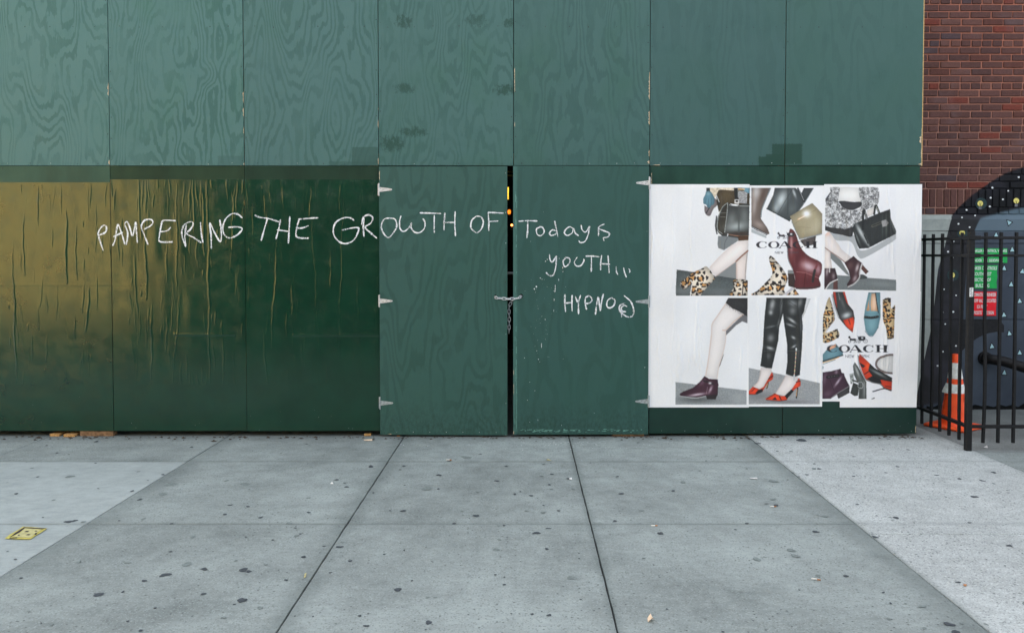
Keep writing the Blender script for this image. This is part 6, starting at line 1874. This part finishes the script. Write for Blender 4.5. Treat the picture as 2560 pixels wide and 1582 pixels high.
M_crumb = simple('grit', (0.06, 0.05, 0.04), 0.95, 0.1, var=0.5, scale=200)
vs, fs = [], []
for k in range(420):
    x = RND.uniform(-4.9, 3.6); y = -0.01 - abs(RND.gauss(0, 0.06)); q = abs(RND.gauss(0, 0.006)) + 0.002
    b = len(vs); a = RND.uniform(0, 6.3)
    for j in range(4):
        w = q * RND.uniform(.6, 1.4); vs.append((x + w * math.cos(a + j * 1.571) * 1.5, y + w * math.sin(a + j * 1.571), 0.0022))
    vs.append((x, y, 0.0022 + q * 0.7))
    fs += [(b + j, b + (j + 1) % 4, b + 4) for j in range(4)]
tag(mesh_obj('grit', vs, fs, M_crumb), 'dark grit and crumbs gathered along the foot of the hoarding', 'grit', kind='stuff')

# litter
M_butt = simple('cigarette_paper', lin((228, 226, 218)), 0.8, 0.2, var=0.1)
M_filter = simple('cigarette_filter', lin((176, 124, 84)), 0.8, 0.2, var=0.2)
M_leaf = simple('dry_leaf', lin((186, 178, 132)), 0.8, 0.2, var=0.2)
M_scrap = simple('paper_scrap', lin((222, 220, 216)), 0.8, 0.2, var=0.1)
M_scrapy = simple('peach_scrap', lin((232, 206, 176)), 0.8, 0.2, var=0.15)


def butt(u, v, ang, L, label):
    L *= 0.8
    x, y = ground(u, v)
    e = empty('cigarette_butt', (x, y, 0.003), label, 'cigarette butt', 'cigarette butts on the sidewalk')
    d = Vector((math.cos(ang), math.sin(ang), 0)); c = Vector((x, y, 0.0066))
    tube('paper', [c - d * L * .5, c + d * L * .12], 0.0034, M_butt, e, n=8)
    tube('filter', [c + d * L * .121, c + d * L * .5], 0.0036, M_filter, e, n=8)


butt(*S7((785, 262)), -0.1, 0.055, 'orange-tipped cigarette butt on the slab in front of the left gate door')
butt(*S8((663, 591)), 0.0, 0.05, 'cigarette butt beside a gum spot on the grey slab below the posters')
butt(*S8((968, 1110)), -0.5, 0.055, 'cigarette butt on the grey slab close to the pale speckled paving')
butt(*S7((2262, 736)), 0.0, 0.05, 'white cigarette butt lying along the sidewalk joint below the posters')


def scrap(name, pts, conv, mat, label, cat, lift=0.012):
    P = [ground(*conv(p)) for p in pts]
    n = len(P)
    cx = sum(p[0] for p in P) / n; cy = sum(p[1] for p in P) / n
    vs = [(x, y, 0.004 + (lift if k % 2 else 0)) for k, (x, y) in enumerate(P)] + [(cx, cy, 0.006 + lift * .4)]
    o = mesh_obj(name, vs, [(k, (k + 1) % n, n) for k in range(n)], mat)
    md = o.modifiers.new('thick', 'SOLIDIFY'); md.thickness = 0.0012
    tag(o, label, cat)


scrap('paper_scrap', [(2213, 1402), (2235, 1398), (2256, 1412), (2248, 1430), (2218, 1428)], S7, M_scrapy, 'curled peach paper scrap at the bottom of the picture by the long joint', 'paper scrap', 0.02)
scrap('paper_scrap', [(172, 114), (232, 112), (232, 122), (172, 122)], S7, M_scrapy, 'flat pale wood sliver on the sidewalk near the left gate hinge', 'wood scrap', 0.002)
scrap('paper_scrap', [(2348, 428), (2362, 416), (2372, 430)], S6, M_scrap, 'tiny white paper triangle on the left grey slab', 'paper scrap', 0.004)
scrap('paper_scrap', [(498, 384), (548, 385), (552, 392), (500, 391)], S8, M_scrap, 'thin white paper strip on the slab left of the pale paving', 'paper scrap', 0.002)
scrap('dry_leaf', [(1483, 260), (1500, 258), (1522, 266), (1500, 266)], S7, M_leaf, 'small dry yellow leaf in front of the right gate door', 'leaf', 0.004)
scrap('paper_scrap', [(1650, 392), (1668, 390), (1670, 402), (1652, 403)], S7, M_scrap, 'white paper bit touching a gum spot near the narrow joint', 'paper scrap', 0.003)
scrap('dry_leaf', [(2166, 1068), (2180, 1064), (2176, 1090), (2160, 1102)], S6, M_leaf, 'yellow leaf scrap wedged in the long joint at left', 'leaf', 0.003)
scrap('paper_scrap', [(2160, 165), (2184, 160), (2190, 172), (2164, 176)], S8, M_scrap, 'white crumb of paper under the railings', 'paper scrap', 0.008)
scrap('paper_scrap', [(410, 82), (432, 84), (430, 92), (408, 92)], S7, M_filter, 'orange wood chip at the top of the joint under the left gate door', 'wood scrap', 0.003)
scrap('dry_leaf', [(2015, 1142), (2040, 1145), (2036, 1158), (2018, 1156)], S8, M_filter, 'faint orange leaf scrap on the pale speckled paving', 'leaf', 0.002)

# yellow and black stencilled sticker
def S0(p): return (p[0] / 17.48, 1300 + p[1] / 17.48)
M_sty = simple('sticker_yellow', lin((192, 182, 96)), 0.6, 0.3, var=0.2, scale=30)
M_stp = simple('sticker_pale', lin((190, 184, 132)), 0.6, 0.3, var=0.15, scale=30)
M_stk = simple('sticker_black', lin((58, 52, 60)), 0.6, 0.3, var=0.2, scale=30)
def gp(name, pts, z, mat, parent=None):
    P = [ground(*S0(p)) for p in pts]
    return mesh_obj(name, [(x, y, z) for x, y in P], [tuple(range(len(P)))], mat, parent)
stn = gp('ground_sticker', [(200, 825), (420, 650), (780, 450), (1000, 300), (1400, 320), (2065, 372), (1830, 530), (1560, 690), (1400, 810), (1290, 852), (800, 852)], 0.0042, M_sty)
tag(stn, 'yellow and black square sticker stuck across the sidewalk joint at left', 'sticker')
gp('black_band', [(400, 800), (640, 600), (1050, 330), (2030, 380), (1850, 425), (1090, 372), (860, 560), (760, 610), (500, 750)], 0.0052, M_stk, stn)
gp('black_band', [(420, 800), (740, 780), (760, 815), (420, 830)], 0.0052, M_stk, stn)
gp('pale_field', [(1090, 385), (1830, 450), (1560, 600), (1420, 740), (1300, 790), (560, 770), (760, 630), (900, 570)], 0.0058, M_stp, stn)
for (a, b, w, h) in ((1170, 530, 110, 26), (1570, 510, 70, 22), (820, 690, 60, 24), (1230, 670, 110, 26), (1560, 630, 60, 40)):
    gp('black_mark', [(a - w, b + h * .6), (a - w * .2, b - h), (a + w, b - h * .8), (a + w * .4, b + h)], 0.0064, M_stk, stn)
